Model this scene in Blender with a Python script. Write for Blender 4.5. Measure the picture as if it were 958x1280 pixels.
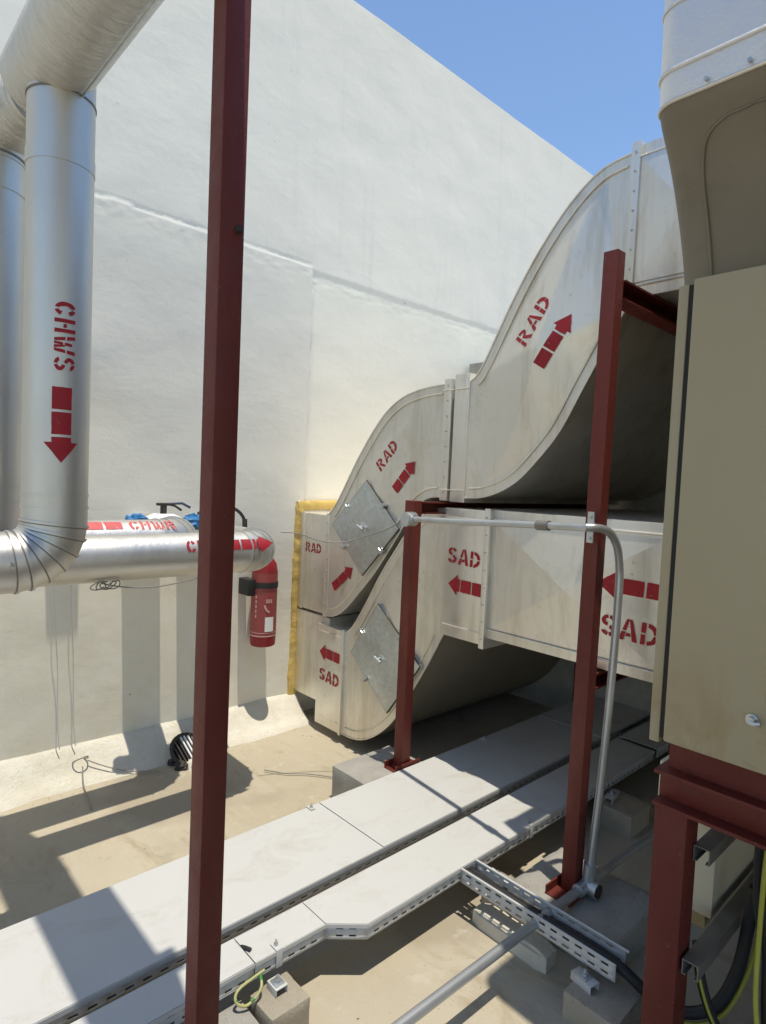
import bpy, bmesh, math, random
from mathutils import Vector, Matrix, noise
R = math.radians
rnd = random.Random(7)
for o in list(bpy.data.objects):
    bpy.data.objects.remove(o)
scene = bpy.context.scene
col = scene.collection

# ------------------------------------------------------------------ camera
cam_d = bpy.data.cameras.new('camera')
cam = bpy.data.objects.new('camera', cam_d)
col.objects.link(cam)
yaw, pit, rol = R(42.7135), R(-2.8483), R(2.5313)
fw = Vector((math.sin(yaw) * math.cos(pit), math.cos(yaw) * math.cos(pit), math.sin(pit)))
rt = fw.cross(Vector((0, 0, 1))).normalized()
up = rt.cross(fw)
r2 = rt * math.cos(rol) + up * math.sin(rol)
u2 = up * math.cos(rol) - rt * math.sin(rol)
m = Matrix((r2, u2, -fw)).transposed().to_4x4()
m.translation = Vector((0, 0, 1.6))
cam.matrix_world = m
cam_d.sensor_fit = 'HORIZONTAL'
cam_d.sensor_width = 36
cam_d.lens = 28.887
cam_d.clip_start = 0.02
cam_d.clip_end = 500
scene.camera = cam

# ------------------------------------------------------------------ sky, sun, exposure
SUN_T = Vector((0.03, 0.15, -1.0)).normalized()      # way the sunlight travels
SUN_POW, SKY_POW, EXPO = 3.0, 0.130, 0.53
world = bpy.data.worlds.new('World')
scene.world = world
world.use_nodes = True
wn = world.node_tree.nodes
sky = wn.new('ShaderNodeTexSky')
sky.sky_type = 'NISHITA'
sky.sun_disc = False
sky.sun_elevation = math.asin(-SUN_T.z)
sky.sun_rotation = math.atan2(-SUN_T.x, -SUN_T.y)
sky.air_density = 1.15
sky.dust_density = 0.0
sky.ozone_density = 3.6
sky.altitude = 20
wn['Background'].inputs['Strength'].default_value = SKY_POW
world.node_tree.links.new(sky.outputs[0], wn['Background'].inputs['Color'])
sun_d = bpy.data.lights.new('sun', 'SUN')
sun_d.energy = SUN_POW
sun_d.angle = R(0.53)
sun_d.color = (1.0, 0.925, 0.80)
sun = bpy.data.objects.new('sun', sun_d)
sun.rotation_euler = SUN_T.to_track_quat('-Z', 'Y').to_euler()
sun.location = (0, 0, 12)
col.objects.link(sun)
scene.view_settings.view_transform = 'Standard'
scene.view_settings.look = 'None'
scene.view_settings.gamma = 1
scene.view_settings.use_curve_mapping = False
scene.view_settings.exposure = EXPO
scene.render.engine = 'CYCLES'
scene.cycles.max_bounces = 8
scene.cycles.diffuse_bounces = 5

# ------------------------------------------------------------------ materials
class NT:
    def __init__(s, name):
        s.m = bpy.data.materials.new(name)
        s.m.use_nodes = True
        s.n = s.m.node_tree.nodes
        s.l = s.m.node_tree.links
        s.b = s.n['Principled BSDF']
        s.tc = s.n.new('ShaderNodeTexCoord')
    def noise(s, scale, detail=4, rough=.55, vec=(1, 1, 1), dist=0.0):
        mp = s.n.new('ShaderNodeMapping')
        mp.inputs['Scale'].default_value = vec
        g = s.n.new('ShaderNodeNewGeometry')
        s.l.new(g.outputs['Position'], mp.inputs[0])
        t = s.n.new('ShaderNodeTexNoise')
        t.inputs['Scale'].default_value = scale
        t.inputs['Detail'].default_value = detail
        t.inputs['Roughness'].default_value = rough
        t.inputs['Distortion'].default_value = dist
        s.l.new(mp.outputs[0], t.inputs['Vector'])
        return t.outputs['Fac']
    def ramp(s, fac, a, b, ca=(0, 0, 0), cb=(1, 1, 1)):
        r = s.n.new('ShaderNodeValToRGB')
        e = r.color_ramp.elements
        e[0].position, e[1].position = a, b
        e[0].color, e[1].color = (*ca, 1), (*cb, 1)
        s.l.new(fac, r.inputs[0])
        return r.outputs[0]
    def mix(s, fac, a, b, mode='MIX'):
        x = s.n.new('ShaderNodeMix')
        x.data_type = 'RGBA'
        x.blend_type = mode
        def put(i, v):
            if hasattr(v, 'is_linked'):
                s.l.new(v, x.inputs[i])
            elif isinstance(v, (int, float)):
                x.inputs[i].default_value = v
            else:
                x.inputs[i].default_value = (*v, 1)
        put(0, fac); put(6, a); put(7, b)
        return x.outputs[2]
    def bump(s, h, strength, dist, prev=None):
        b = s.n.new('ShaderNodeBump')
        b.inputs['Strength'].default_value = strength
        b.inputs['Distance'].default_value = dist
        s.l.new(h, b.inputs['Height'])
        if prev is not None:
            s.l.new(prev, b.inputs['Normal'])
        return b.outputs[0]
    def done(s, colr, rough, metal=0.0, normal=None, spec=None):
        for i, v in (('Base Color', colr), ('Roughness', rough), ('Metallic', metal)):
            if hasattr(v, 'is_linked'):
                s.l.new(v, s.b.inputs[i])
            elif i == 'Base Color':
                s.b.inputs[i].default_value = (*v, 1)
            else:
                s.b.inputs[i].default_value = v
        if normal is not None:
            s.l.new(normal, s.b.inputs['Normal'])
        if spec is not None:
            s.b.inputs['Specular IOR Level'].default_value = spec
        return s.m

def simple(name, c, rough=.5, metal=0.0, var=.15, scale=14, bump=0.0, bscale=120, spec=None, dirt=None, dirt_amt=(.55, .75)):
    t = NT(name)
    n = t.noise(scale, 5)
    cc = t.mix(n, tuple(x * (1 - var) for x in c), tuple(min(1, x * (1 + var)) for x in c))
    if dirt:
        d = t.ramp(t.noise(5.5, 7, .65), dirt_amt[0], dirt_amt[1])
        cc = t.mix(d, cc, dirt)
    nb = t.bump(t.noise(bscale, 3), bump, .004) if bump else None
    return t.done(cc, rough, metal, nb, spec)

def plaster():
    t = NT('painted_plaster')
    a = t.noise(.8, 5, .6)
    c = t.mix(t.ramp(a, .35, .7), (.87, .835, .735), (.83, .80, .70))
    d = t.ramp(t.noise(3.2, 8, .7, (1, 1, .35)), .60, .78)
    c = t.mix(d, c, (.77, .745, .65))
    rs = t.ramp(t.noise(4.0, 6, .65, (1.6, 1, .09)), .58, .80)
    c = t.mix(rs, c, (.78, .755, .67))
    # the yellower band of paint below the plaster ledge, right of the old panel
    g = t.n.new('ShaderNodeNewGeometry')
    sp = t.n.new('ShaderNodeSeparateXYZ')
    t.l.new(g.outputs['Position'], sp.inputs[0])
    def step(out, v, w=.02, inv=False):
        mr = t.n.new('ShaderNodeMapRange')
        mr.inputs['From Min'].default_value = v - w
        mr.inputs['From Max'].default_value = v + w
        if inv:
            mr.inputs['To Min'].default_value = 1
            mr.inputs['To Max'].default_value = 0
        t.l.new(out, mr.inputs['Value'])
        return mr.outputs[0]
    mul = t.n.new('ShaderNodeMath'); mul.operation = 'MULTIPLY'
    t.l.new(step(sp.outputs[0], 2.43, .02), mul.inputs[0])
    t.l.new(step(sp.outputs[2], 2.93, .05, True), mul.inputs[1])
    c = t.mix(mul.outputs[0], c, (.90, .86, .725))
    mul3 = t.n.new('ShaderNodeMath'); mul3.operation = 'MULTIPLY'
    t.l.new(step(sp.outputs[0], 2.43, .02, True), mul3.inputs[0])
    t.l.new(step(sp.outputs[2], 2.97, .05, True), mul3.inputs[1])
    c = t.mix(mul3.outputs[0], c, (.82, .785, .675))
    # grime on the foot of the wall
    mul2 = t.n.new('ShaderNodeMath'); mul2.operation = 'MULTIPLY'
    t.l.new(step(sp.outputs[2], .75, .7, True), mul2.inputs[0])
    t.l.new(t.ramp(t.noise(6, 8, .7), .35, .75), mul2.inputs[1])
    c = t.mix(mul2.outputs[0], c, (.71, .65, .50))
    # rust and dirt specks
    sp2 = t.ramp(t.noise(26, 3, .8), .72, .76)
    c = t.mix(sp2, c, (.42, .36, .27))
    n1 = t.bump(t.noise(2.2, 5, .55, (1, 1, 1.6)), .30, .020)
    n2 = t.bump(t.noise(24, 5, .65), .22, .004, n1)
    n2 = t.bump(t.noise(7, 6, .7, (.55, 1, 1.5), 1.0), .09, .010, n2)
    return t.done(c, .82, 0, n2, .25)

def screed():
    t = NT('sandy_screed')
    a = t.noise(1.4, 7, .62, dist=.4)
    c = t.mix(t.ramp(a, .3, .72), (.40, .35, .255), (.475, .425, .325))
    b = t.ramp(t.noise(5.5, 8, .72, (1, .5, 1), 1.2), .53, .72)
    c = t.mix(b, c, (.335, .282, .195))
    tw = t.ramp(t.noise(7, 5, .65, (2.2, .35, 1), .8), .5, .70)
    c = t.mix(tw, c, (.44, .40, .31))
    pd = t.ramp(t.noise(1.1, 4, .5), .54, .60)
    c = t.mix(pd, c, (.36, .315, .235))
    w = t.ramp(t.noise(8.0, 6, .7), .60, .74)
    c = t.mix(w, c, (.50, .46, .37))
    sp = t.ramp(t.noise(60, 2, .8), .74, .80)
    c = t.mix(sp, c, (.25, .205, .14))
    n1 = t.bump(t.noise(3.5, 7, .6), .35, .02)
    n2 = t.bump(t.noise(70, 5, .75), .6, .005, n1)
    n2 = t.bump(t.noise(7, 5, .65, (2.2, .35, 1), .8), .3, .006, n2)
    return t.done(c, .85, 0, n2, .2)

def concrete(name, c1, c2):
    t = NT(name)
    c = t.mix(t.ramp(t.noise(7, 8, .7), .35, .7), c1, c2)
    sp = t.ramp(t.noise(70, 2, .9), .66, .74)
    c = t.mix(sp, c, tuple(x * .55 for x in c1))
    n1 = t.bump(t.noise(26, 8, .75), .8, .012)
    n2 = t.bump(t.noise(150, 4, .85), .8, .004, n1)
    return t.done(c, .9, 0, n2, .2)

def duct_metal():
    t = NT('duct_sheet_metal')
    n = t.noise(2.2, 6, .6)
    c = t.mix(n, (.70, .665, .585), (.82, .795, .72))
    st = t.ramp(t.noise(9, 7, .7, (1, 1, .10)), .50, .74)
    c = t.mix(st, c, (.56, .505, .40))
    blot = t.ramp(t.noise(3.4, 8, .75, dist=.8), .53, .74)
    c = t.mix(blot, c, (.61, .565, .475))
    d = t.ramp(t.noise(30, 6, .75), .63, .72)
    c = t.mix(d, c, (.50, .44, .33))
    r = t.ramp(t.noise(6, 5, .6), .3, .7, (.34,) * 3, (.52,) * 3)
    nb = t.bump(t.noise(2.0, 3, .5), .22, .04)
    nb = t.bump(t.noise(9, 3, .5), .15, .010, nb)
    nb = t.bump(t.noise(120, 2, .6), .06, .002, nb)
    return t.done(c, r, .74, nb)

def hammered():
    t = NT('stucco_embossed_foil')
    c = t.mix(t.noise(3, 5), (.74, .75, .76), (.84, .85, .86))
    c = t.mix(t.ramp(t.noise(8, 7, .7), .58, .74), c, (.58, .56, .52))
    nb = t.bump(t.noise(110, 2, .5), .45, .003)
    nb = t.bump(t.noise(5, 3, .5), .3, .02, nb)
    return t.done(c, .46, .7, nb)

def cladding():
    t = NT('aluminium_cladding')
    c = t.mix(t.noise(4, 5), (.56, .545, .505), (.66, .645, .60))
    c = t.mix(t.ramp(t.noise(14, 6, .7, (1, 1, .2)), .58, .75), c, (.60, .575, .52))
    r = t.ramp(t.noise(7, 5, .6, (1, 1, .3)), .3, .7, (.40,) * 3, (.54,) * 3)
    nb = t.bump(t.noise(7, 4, .6, (1, 1, .3)), .35, .012)
    nb = t.bump(t.noise(45, 3, .6), .12, .002, nb)
    return t.done(c, r, .92, nb)

def ribbed_cladding():
    t = NT('wrinkled_aluminium_cladding')
    c = t.mix(t.noise(10, 5), (.58, .555, .50), (.70, .685, .64))
    nb = t.bump(t.noise(9, 5, .65, (1.2, 7, 1.2), .5), 1.0, .020)
    return t.done(c, .42, .9, nb)

def galvanised():
    t = NT('galvanised_steel')
    v = t.n.new('ShaderNodeTexVoronoi')
    v.inputs['Scale'].default_value = 60
    g = t.n.new('ShaderNodeNewGeometry')
    t.l.new(g.outputs['Position'], v.inputs['Vector'])
    c = t.mix(v.outputs['Color'], (.47, .50, .50), (.60, .63, .63))
    c = t.mix(t.ramp(t.noise(5, 6, .7), .55, .75), c, (.45, .44, .39))
    return t.done(c, .36, .85, t.bump(t.noise(4, 3), .2, .01))

def oxide():
    t = NT('red_oxide_paint')
    c = t.mix(t.noise(5, 6, .6), (.108, .017, .011), (.145, .026, .018))
    c = t.mix(t.ramp(t.noise(3.0, 6, .7, (1, 1, .4)), .50, .72), c, (.155, .040, .027))
    c = t.mix(t.ramp(t.noise(13, 8, .78), .60, .70), c, (.105, .030, .018))
    c = t.mix(t.ramp(t.noise(34, 5, .8), .66, .71), c, (.24, .11, .075))
    c = t.mix(t.ramp(t.noise(60, 3, .8), .74, .78), c, (.45, .38, .30))
    r = t.ramp(t.noise(8, 5, .7), .3, .7, (.40,) * 3, (.66,) * 3)
    return t.done(c, r, 0, t.bump(t.noise(38, 5, .75), .45, .004), .35)

def tray_coat():
    t = NT('tray_powder_coat')
    c = t.mix(t.noise(2.5, 5), (.505, .507, .485), (.54, .542, .52))
    dst = t.ramp(t.noise(4.5, 8, .72, (1, 1.6, 1), .6), .52, .78)
    c = t.mix(dst, c, (.44, .415, .36))
    scr = t.ramp(t.noise(22, 5, .7, (.15, 1.3, 1), .3), .68, .72)
    c = t.mix(scr, c, (.40, .40, .39))
    spk = t.ramp(t.noise(75, 2, .8), .72, .76)
    c = t.mix(spk, c, (.36, .33, .27))
    r = t.ramp(dst, 0, 1, (.36,) * 3, (.60,) * 3)
    return t.done(c, r, 0, t.bump(t.noise(2.2, 2, .5), .35, .03))

def stencil(name, c0, thin):
    t = NT(name)
    c = t.mix(t.noise(30, 5), tuple(x * .75 for x in c0), tuple(x * 1.25 for x in c0))
    w = t.ramp(t.noise(55, 6, .75), .60, .74)
    c = t.mix(w, c, thin)
    return t.done(c, .6)

def cabinet_paint():
    t = NT('beige_cabinet_paint')
    c = t.mix(t.noise(2.2, 4), (.375, .313, .195), (.405, .340, .215))
    g = t.n.new('ShaderNodeNewGeometry')
    sp = t.n.new('ShaderNodeSeparateXYZ')
    t.l.new(g.outputs['Position'], sp.inputs[0])
    mr = t.n.new('ShaderNodeMapRange')
    mr.inputs['From Min'].default_value = 1.22
    mr.inputs['From Max'].default_value = .96
    t.l.new(sp.outputs[2], mr.inputs['Value'])
    mu = t.n.new('ShaderNodeMath'); mu.operation = 'MULTIPLY'
    t.l.new(mr.outputs[0], mu.inputs[0])
    t.l.new(t.ramp(t.noise(7, 7, .72, (1, 1, .7), .8), .46, .62), mu.inputs[1])
    c = t.mix(mu.outputs[0], c, (.33, .245, .12))
    sc = t.ramp(t.noise(14, 6, .7, (1, 1, .08)), .64, .72)
    c = t.mix(sc, c, (.36, .32, .23))
    return t.done(c, .40, 0, t.bump(t.noise(2.5, 2), .2, .02))

M = dict(
    wall=plaster(), floor=screed(), duct=duct_metal(), foil=hammered(), clad=cladding(), rib=ribbed_cladding(),
    galv=galvanised(), red=oxide(),
    conc=concrete('grey_concrete', (.33, .315, .28), (.43, .415, .37)),
    conc_b=concrete('beige_concrete', (.37, .325, .25), (.47, .42, .335)),
    cove=concrete('painted_cove', (.64, .595, .48), (.76, .73, .63)),
    tray=tray_coat(),
    rail=simple('tray_rail_coat', (.52, .52, .50), .42, 0, .06, 8, dirt=(.42, .38, .30)),
    stencil=stencil('red_stencil_paint', (.34, .005, .014), (.42, .20, .17)),
    stencil_p=stencil('faded_stencil_paint', (.58, .10, .10), (.62, .42, .40)),
    cab=cabinet_paint(),
    cabdark=simple('gasket_black', (.018, .017, .015), .7, 0),
    pale=simple('pale_panel_paint', (.62, .56, .42), .5, 0, .05, 3),
    strut=simple('dull_strut_steel', (.23, .215, .19), .5, .5, .25, 20),
    black=simple('black_rubber', (.016, .016, .017), .55, 0, .3, 30),
    yellow=simple('yellow_green_sheath', (.40, .38, .05), .5, 0, .15, 30),
    greenst=simple('green_sheath', (.05, .22, .05), .5, 0, .15, 30),
    blue=simple('blue_tape', (.03, .17, .38), .4, 0, .25, 30),
    ext=simple('extinguisher_red', (.25, .012, .015), .34, 0, .1, 10),
    extp=simple('extinguisher_label_print', (.30, .055, .052), .4, 0, .12, 25),
    extl=simple('extinguisher_ink', (.62, .36, .33), .5, 0, .1, 25),
    white=simple('white_paint', (.78, .77, .73), .5, 0, .05, 10),
    caulk=simple('yellow_foam_sealant', (.62, .44, .13), .85, 0, .3, 22, bump=.9, bscale=40),
    iron=simple('rusty_black_iron', (.045, .038, .032), .7, .2, .5, 30),
    shade_dull=simple('shade_dull_sheet', (.215, .19, .145), .6, .25, .12, 6, dirt=(.17, .145, .105)),  # dull sheet, darkened so the shade under plenum and supply elbow sits in the colour
    sheath=simple('faded_earth_sheath', (.40, .40, .17), .5, 0, .15, 30),
    navy=simple('navy_lever_paint', (.03, .05, .10), .45),
    wire=simple('grey_wire', (.25, .235, .21), .5, .3, .2, 30),
    pvc=simple('galvanised_conduit', (.50, .52, .53), .38, .7, .12, 12, dirt=(.40, .38, .34)),
)

# ------------------------------------------------------------------ builder helpers
def smooth_by_angle(me, ang):
    me.polygons.foreach_set('use_smooth', [True] * len(me.polygons))
    try:
        me.set_sharp_from_angle(angle=ang)
    except Exception:
        pass

class MB:
    def __init__(s):
        s.bm = bmesh.new()
    def face(s, pts):
        vs = [s.bm.verts.new(p) for p in pts]
        try:
            return s.bm.faces.new(vs)
        except ValueError:
            return None
    def box(s, x0, x1, y0, y1, z0, z1):
        v = [s.bm.verts.new(p) for p in ((x0, y0, z0), (x1, y0, z0), (x1, y1, z0), (x0, y1, z0), (x0, y0, z1), (x1, y0, z1), (x1, y1, z1), (x0, y1, z1))]
        for f in ((3, 2, 1, 0), (4, 5, 6, 7), (0, 1, 5, 4), (1, 2, 6, 5), (2, 3, 7, 6), (3, 0, 4, 7)):
            s.bm.faces.new([v[i] for i in f])
        return v
    def tube(s, path, r, n=20, cap=True, rads=None):
        P = [Vector(p) for p in path]
        k = len(P)
        T = []
        for i in range(k):
            a = P[max(0, i - 1)]; b = P[min(k - 1, i + 1)]
            if 0 < i < k - 1:
                t = ((P[i] - P[i - 1]).normalized() + (P[i + 1] - P[i]).normalized())
            else:
                t = b - a
            T.append(t.normalized())
        ref = Vector((0, 0, 1)) if abs(T[0].z) < .9 else Vector((1, 0, 0))
        nrm = T[0].cross(ref).normalized()
        rings = []
        for i in range(k):
            if i:
                ax = T[i - 1].cross(T[i])
                if ax.length > 1e-7:
                    nrm = Matrix.Rotation(T[i - 1].angle(T[i]), 3, ax.normalized()) @ nrm
            bi = T[i].cross(nrm).normalized()
            rr = rads[i] if rads else r
            sc = 1.0
            if 0 < i < k - 1:
                ang = (P[i] - P[i - 1]).angle(P[i + 1] - P[i])
                sc = 1 / max(.5, math.cos(ang / 2))
            ring = []
            for j in range(n):
                a = 2 * math.pi * j / n
                ring.append(s.bm.verts.new(P[i] + (nrm * math.cos(a) + bi * math.sin(a)) * rr))
            rings.append(ring)
        for i in range(k - 1):
            for j in range(n):
                s.bm.faces.new((rings[i][j], rings[i][(j + 1) % n], rings[i + 1][(j + 1) % n], rings[i + 1][j]))
        if cap:
            s.bm.faces.new(rings[0][::-1]); s.bm.faces.new(rings[-1])
        return s
    def cyl(s, a, b, r, n=20, r2=None):
        return s.tube([a, b], r, n, True, [r, r if r2 is None else r2])
    def prism(s, poly, axis, a, b):
        """poly: list of 2D points; axis: which axis is extruded from a to b"""
        def P(q, t):
            return {'x': (t, q[0], q[1]), 'y': (q[0], t, q[1]), 'z': (q[0], q[1], t)}[axis]
        v0 = [s.bm.verts.new(P(q, a)) for q in poly]
        v1 = [s.bm.verts.new(P(q, b)) for q in poly]
        n = len(poly)
        s.bm.faces.new(v0[::-1]); s.bm.faces.new(v1)
        for i in range(n):
            s.bm.faces.new((v0[i], v0[(i + 1) % n], v1[(i + 1) % n], v1[i]))
        return s
    def ring(s, c, ax, r, w, n=24, t=.004):
        """a raised band round a pipe"""
        ax = Vector(ax).normalized()
        return s.tube([Vector(c) - ax * w / 2, Vector(c) + ax * w / 2], r + t, n)
    def build(s, name, mat, parent=None, bevel=0.0, ang=40, recalc=True):
        bm = s.bm
        if recalc:
            bmesh.ops.recalc_face_normals(bm, faces=bm.faces[:])
        if bevel:
            es = [e for e in bm.edges if len(e.link_faces) == 2 and e.calc_face_angle(0) > R(35)]
            bmesh.ops.bevel(bm, geom=es, offset=bevel, segments=2, affect='EDGES', clamp_overlap=True, profile=.6)
        me = bpy.data.meshes.new(name)
        bm.to_mesh(me); bm.free()
        me.materials.append(M[mat] if isinstance(mat, str) else mat)
        smooth_by_angle(me, R(ang))
        o = bpy.data.objects.new(name, me)
        col.objects.link(o)
        if parent is not None:
            o.parent = parent
        return o

def tag(o, label=None, cat=None, group=None, kind=None):
    for k, v in (('label', label), ('category', cat), ('group', group), ('kind', kind)):
        if v:
            o[k] = v
    return o

def empty(name, label, cat, loc=(0, 0, 0), group=None):
    o = bpy.data.objects.new(name, None)
    col.objects.link(o)
    o.empty_display_size = .1
    # parts are modelled in scene coordinates, so the Empty keeps a base location that its parts undo
    o.location = loc
    return tag(o, label, cat, group)

def settle(root):
    """parts were modelled in scene coordinates: undo the root's offset for its direct parts"""
    for c in root.children:
        c.matrix_parent_inverse = Matrix.Translation(root.location).inverted()

def catmull(pts, n):
    P = [Vector(p) for p in pts]
    P = [P[0] * 2 - P[1]] + P + [P[-1] * 2 - P[-2]]
    out = []
    segs = len(P) - 3
    for i in range(segs):
        a, b, c, d = P[i:i + 4]
        for j in range(n):
            t = j / n
            out.append(.5 * ((2 * b) + (c - a) * t + (2 * a - 5 * b + 4 * c - d) * t * t + (3 * b - a - 3 * c + d) * t ** 3))
    out.append(P[-2])
    return out

def resample(pts, n):
    P = [Vector(p) for p in pts]
    L = [0]
    for i in range(1, len(P)):
        L.append(L[-1] + (P[i] - P[i - 1]).length)
    out = []
    for k in range(n):
        d = L[-1] * k / (n - 1)
        i = 1
        while i < len(L) - 1 and L[i] < d:
            i += 1
        t = (d - L[i - 1]) / max(1e-9, L[i] - L[i - 1])
        out.append(P[i - 1].lerp(P[i], t))
    return out

# ---- stencil lettering -------------------------------------------------
def _arc(cx, cy, rx, ry, t, a0, a1, n=9):
    q = []
    for i in range(n):
        a, b = R(a0 + (a1 - a0) * i / n), R(a0 + (a1 - a0) * (i + 1) / n)
        q.append([(cx + rx * math.cos(a), cy + ry * math.sin(a)), (cx + rx * math.cos(b), cy + ry * math.sin(b)),
                  (cx + (rx - t) * math.cos(b), cy + (ry - t * .85) * math.sin(b)), (cx + (rx - t) * math.cos(a), cy + (ry - t * .85) * math.sin(a))])
    return q
def _bar(p0, p1, w0, w1, gaps=()):
    """a stroke from p0 to p1, horizontal widths w0, w1, broken at the stencil bridges"""
    cuts = [0] + [g for ab in gaps for g in ab] + [1]
    out = []
    for i in range(0, len(cuts), 2):
        a, b = cuts[i], cuts[i + 1]
        def at(t):
            return (p0[0] + (p1[0] - p0[0]) * t, p0[1] + (p1[1] - p0[1]) * t, (w0 + (w1 - w0) * t) / 2)
        A, B_ = at(a), at(b)
        out.append([(A[0] - A[2], A[1]), (A[0] + A[2], A[1]), (B_[0] + B_[2], B_[1]), (B_[0] - B_[2], B_[1])])
    return out
GL = {
    'C': (.74, _arc(.37, .5, .37, .5, .22, 102, 258, 14) + _arc(.37, .5, .37, .5, .22, 28, 80) + _arc(.37, .5, .37, .5, .22, 280, 332)),
    'H': (.74, _bar((.11, 0), (.11, 1), .2, .2) + _bar((.63, 0), (.63, 1), .2, .2) + _bar((.37, .42), (.37, .58), .18, .18)),
    'W': (1.0, _bar((.10, 1), (.24, 0), .19, .16, [(.40, .48)]) + _bar((.40, 0), (.48, .85), .14, .15, [(.50, .58)]) + _bar((.60, 0), (.545, .5), .14, .10, []) + _bar((.90, 1), (.76, 0), .19, .16, [(.40, .48)])),
    'S': (.74, _arc(.36, .735, .34, .265, .19, 12, 82) + _arc(.36, .735, .34, .265, .19, 100, 262, 12) + _arc(.37, .27, .35, .27, .20, -82, 80, 12) + _arc(.37, .27, .35, .27, .20, 190, 262)),
    'A': (.84, _bar((.11, 0), (.37, 1), .22, .13, [(.40, .47)]) + _bar((.73, 0), (.49, 1), .22, .13, []) + _bar((.42, .2), (.42, .36), .24, .18)),
    'D': (.78, _bar((.1, 0), (.1, 1), .2, .2, [(.46, .54)]) + _arc(.27, .5, .5, .5, .22, 4, 88, 10) + _arc(.27, .5, .5, .5, .22, -88, -4, 10)),
    'R': (.78, _bar((.1, 0), (.1, 1), .2, .2, [(.46, .54)]) + _arc(.27, .72, .44, .28, .19, -86, 88, 12) + _bar((.42, .42), (.66, 0), .2, .24)),
}
def word2d(w, size, gap=.10):
    x, polys = 0.0, []
    for ch in w:
        wd, ps = GL[ch]
        for p in ps:
            polys.append([((x + a) * size, b * size) for a, b in p])
        x += wd + gap
    tot = (x - gap) * size
    return [[(a - tot / 2, b - size / 2) for a, b in p] for p in polys]
def arrow2d(L, w, hw=None, g=.035):
    hw = hw or w * 1.75
    g *= L
    h = L * .27
    b = (L - h - L * .07 - 2 * g) / 2
    x0 = -L / 2
    return [[(x0, -w / 2), (x0 + b, -w / 2), (x0 + b, w / 2), (x0, w / 2)],
            [(x0 + b + g, -w / 2), (x0 + 2 * b + g, -w / 2), (x0 + 2 * b + g, w / 2), (x0 + b + g, w / 2)],
            [(x0 + 2 * b + 2 * g, -w / 2), (L / 2 - h, -w / 2), (L / 2 - h, w / 2), (x0 + 2 * b + 2 * g, w / 2)],
            [(L / 2 - h, -hw / 2), (L / 2, 0), (L / 2 - h, hw / 2)]]
def paint(name, polys, fn, mat, parent, cuts=0):
    mb = MB()
    for p in polys:
        mb.face([(a, b, 0) for a, b in p])
    bmesh.ops.remove_doubles(mb.bm, verts=mb.bm.verts[:], dist=1e-5)
    if cuts:
        bmesh.ops.subdivide_edges(mb.bm, edges=mb.bm.edges[:], cuts=cuts, use_grid_fill=True)
    for v in mb.bm.verts:
        j = .0012 * noise.noise(Vector((v.co.x * 90, v.co.y * 90, len(polys))))
        v.co = fn(v.co.x + j, v.co.y - j)
    return mb.build(name, mat, parent, recalc=False)
from mathutils.bvhtree import BVHTree
def trees(objs):
    return [BVHTree.FromPolygons([v.co for v in o.data.vertices], [p.vertices[:] for p in o.data.polygons]) for o in objs]
def on_cheek(tr, y, z, deg, lift=.0016):
    """paint lies on whatever sheet of the duct faces the yard at that point"""
    c, s_ = math.cos(R(deg)), math.sin(R(deg))
    def f(a, b):
        yy, zz = y - a * c + b * s_, z + a * s_ + b * c
        xx = X1 + .02
        for t in tr:
            h = t.ray_cast(Vector((X1 - .3, yy, zz)), Vector((1, 0, 0)))
            if h[0] is not None:
                xx = min(xx, h[0].x)
        return Vector((xx - lift, yy, zz))
    return f

# ------------------------------------------------------------------ the setting: floor
fl = MB()
N = 90
def fz(x, y):
    k = noise.noise(Vector((x * .7, y * .7, 3))) * .006 + noise.noise(Vector((x * 2.3, y * 2.3, 9))) * .002
    return k - .006
xs = [-14, -8, -5, -3, -2] + [-1.5 + i * .06 for i in range(100)] + [5, 6, 8, 11, 16]
ys = [-14, -9, -6, -3, -1.5] + [-.5 + i * .06 for i in range(66)] + [3.62]
vv = [[fl.bm.verts.new((x, y, fz(x, y) if -1 < x < 4.3 and 0 < y < 3.5 else -.006)) for y in ys] for x in xs]
for i in range(len(xs) - 1):
    for j in range(len(ys) - 1):
        fl.bm.faces.new((vv[i][j], vv[i + 1][j], vv[i + 1][j + 1], vv[i][j + 1]))
floor = tag(fl.build('floor', 'floor'), kind='structure')

# ------------------------------------------------------------------ parapet wall
WALL_Y, WALL_TOP = 3.40, 4.82
wall = empty('parapet_wall', 'tall off-white plastered parapet wall behind the pipes and ducts', 'wall', (2.5, 3.5, 0))
wb = MB()
def span(a, b, st):
    n = max(1, round((b - a) / st))
    return [a + (b - a) * i / n for i in range(n)]
wx = span(-5, .6, .12) + span(.6, 2.37, .022) + span(2.37, 2.46, .009) + span(2.46, 4.6, .024) + span(4.6, 10, .06) + [10.0]
wz = span(-.05, 2.78, .045) + span(2.78, 3.06, .012) + span(3.06, WALL_TOP, .05) + [WALL_TOP]
def wall_y(x, z):
    led = 2.955 + .012 * noise.noise(Vector((x * 3, 1, 1))) + (.04 if x < 2.40 else 0) + .004 * noise.noise(Vector((x * 11, 5, 1)))
    pan = 2.415 + .006 * noise.noise(Vector((z * 6, 2, 7)))
    y = WALL_Y
    if z > led:
        y -= .006 - .004 * max(0, 1 - (z - led) / .02)
    elif x < pan:
        y -= .010
    d = z - led
    y += noise.noise(Vector((x * .9, z * .9, 0))) * .006 + noise.noise(Vector((x * 3.2, z * 4.2, 4))) * .0035 + noise.noise(Vector((x * 12, z * 14, 8))) * .0010
    if -.12 < d < .03:
        y += (noise.noise(Vector((x * 9, z * 23, 2))) * .0015 + noise.noise(Vector((x * 41, z * 45, 6))) * .004) * (1 - abs(d + .045) / .075)
    return y
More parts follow.
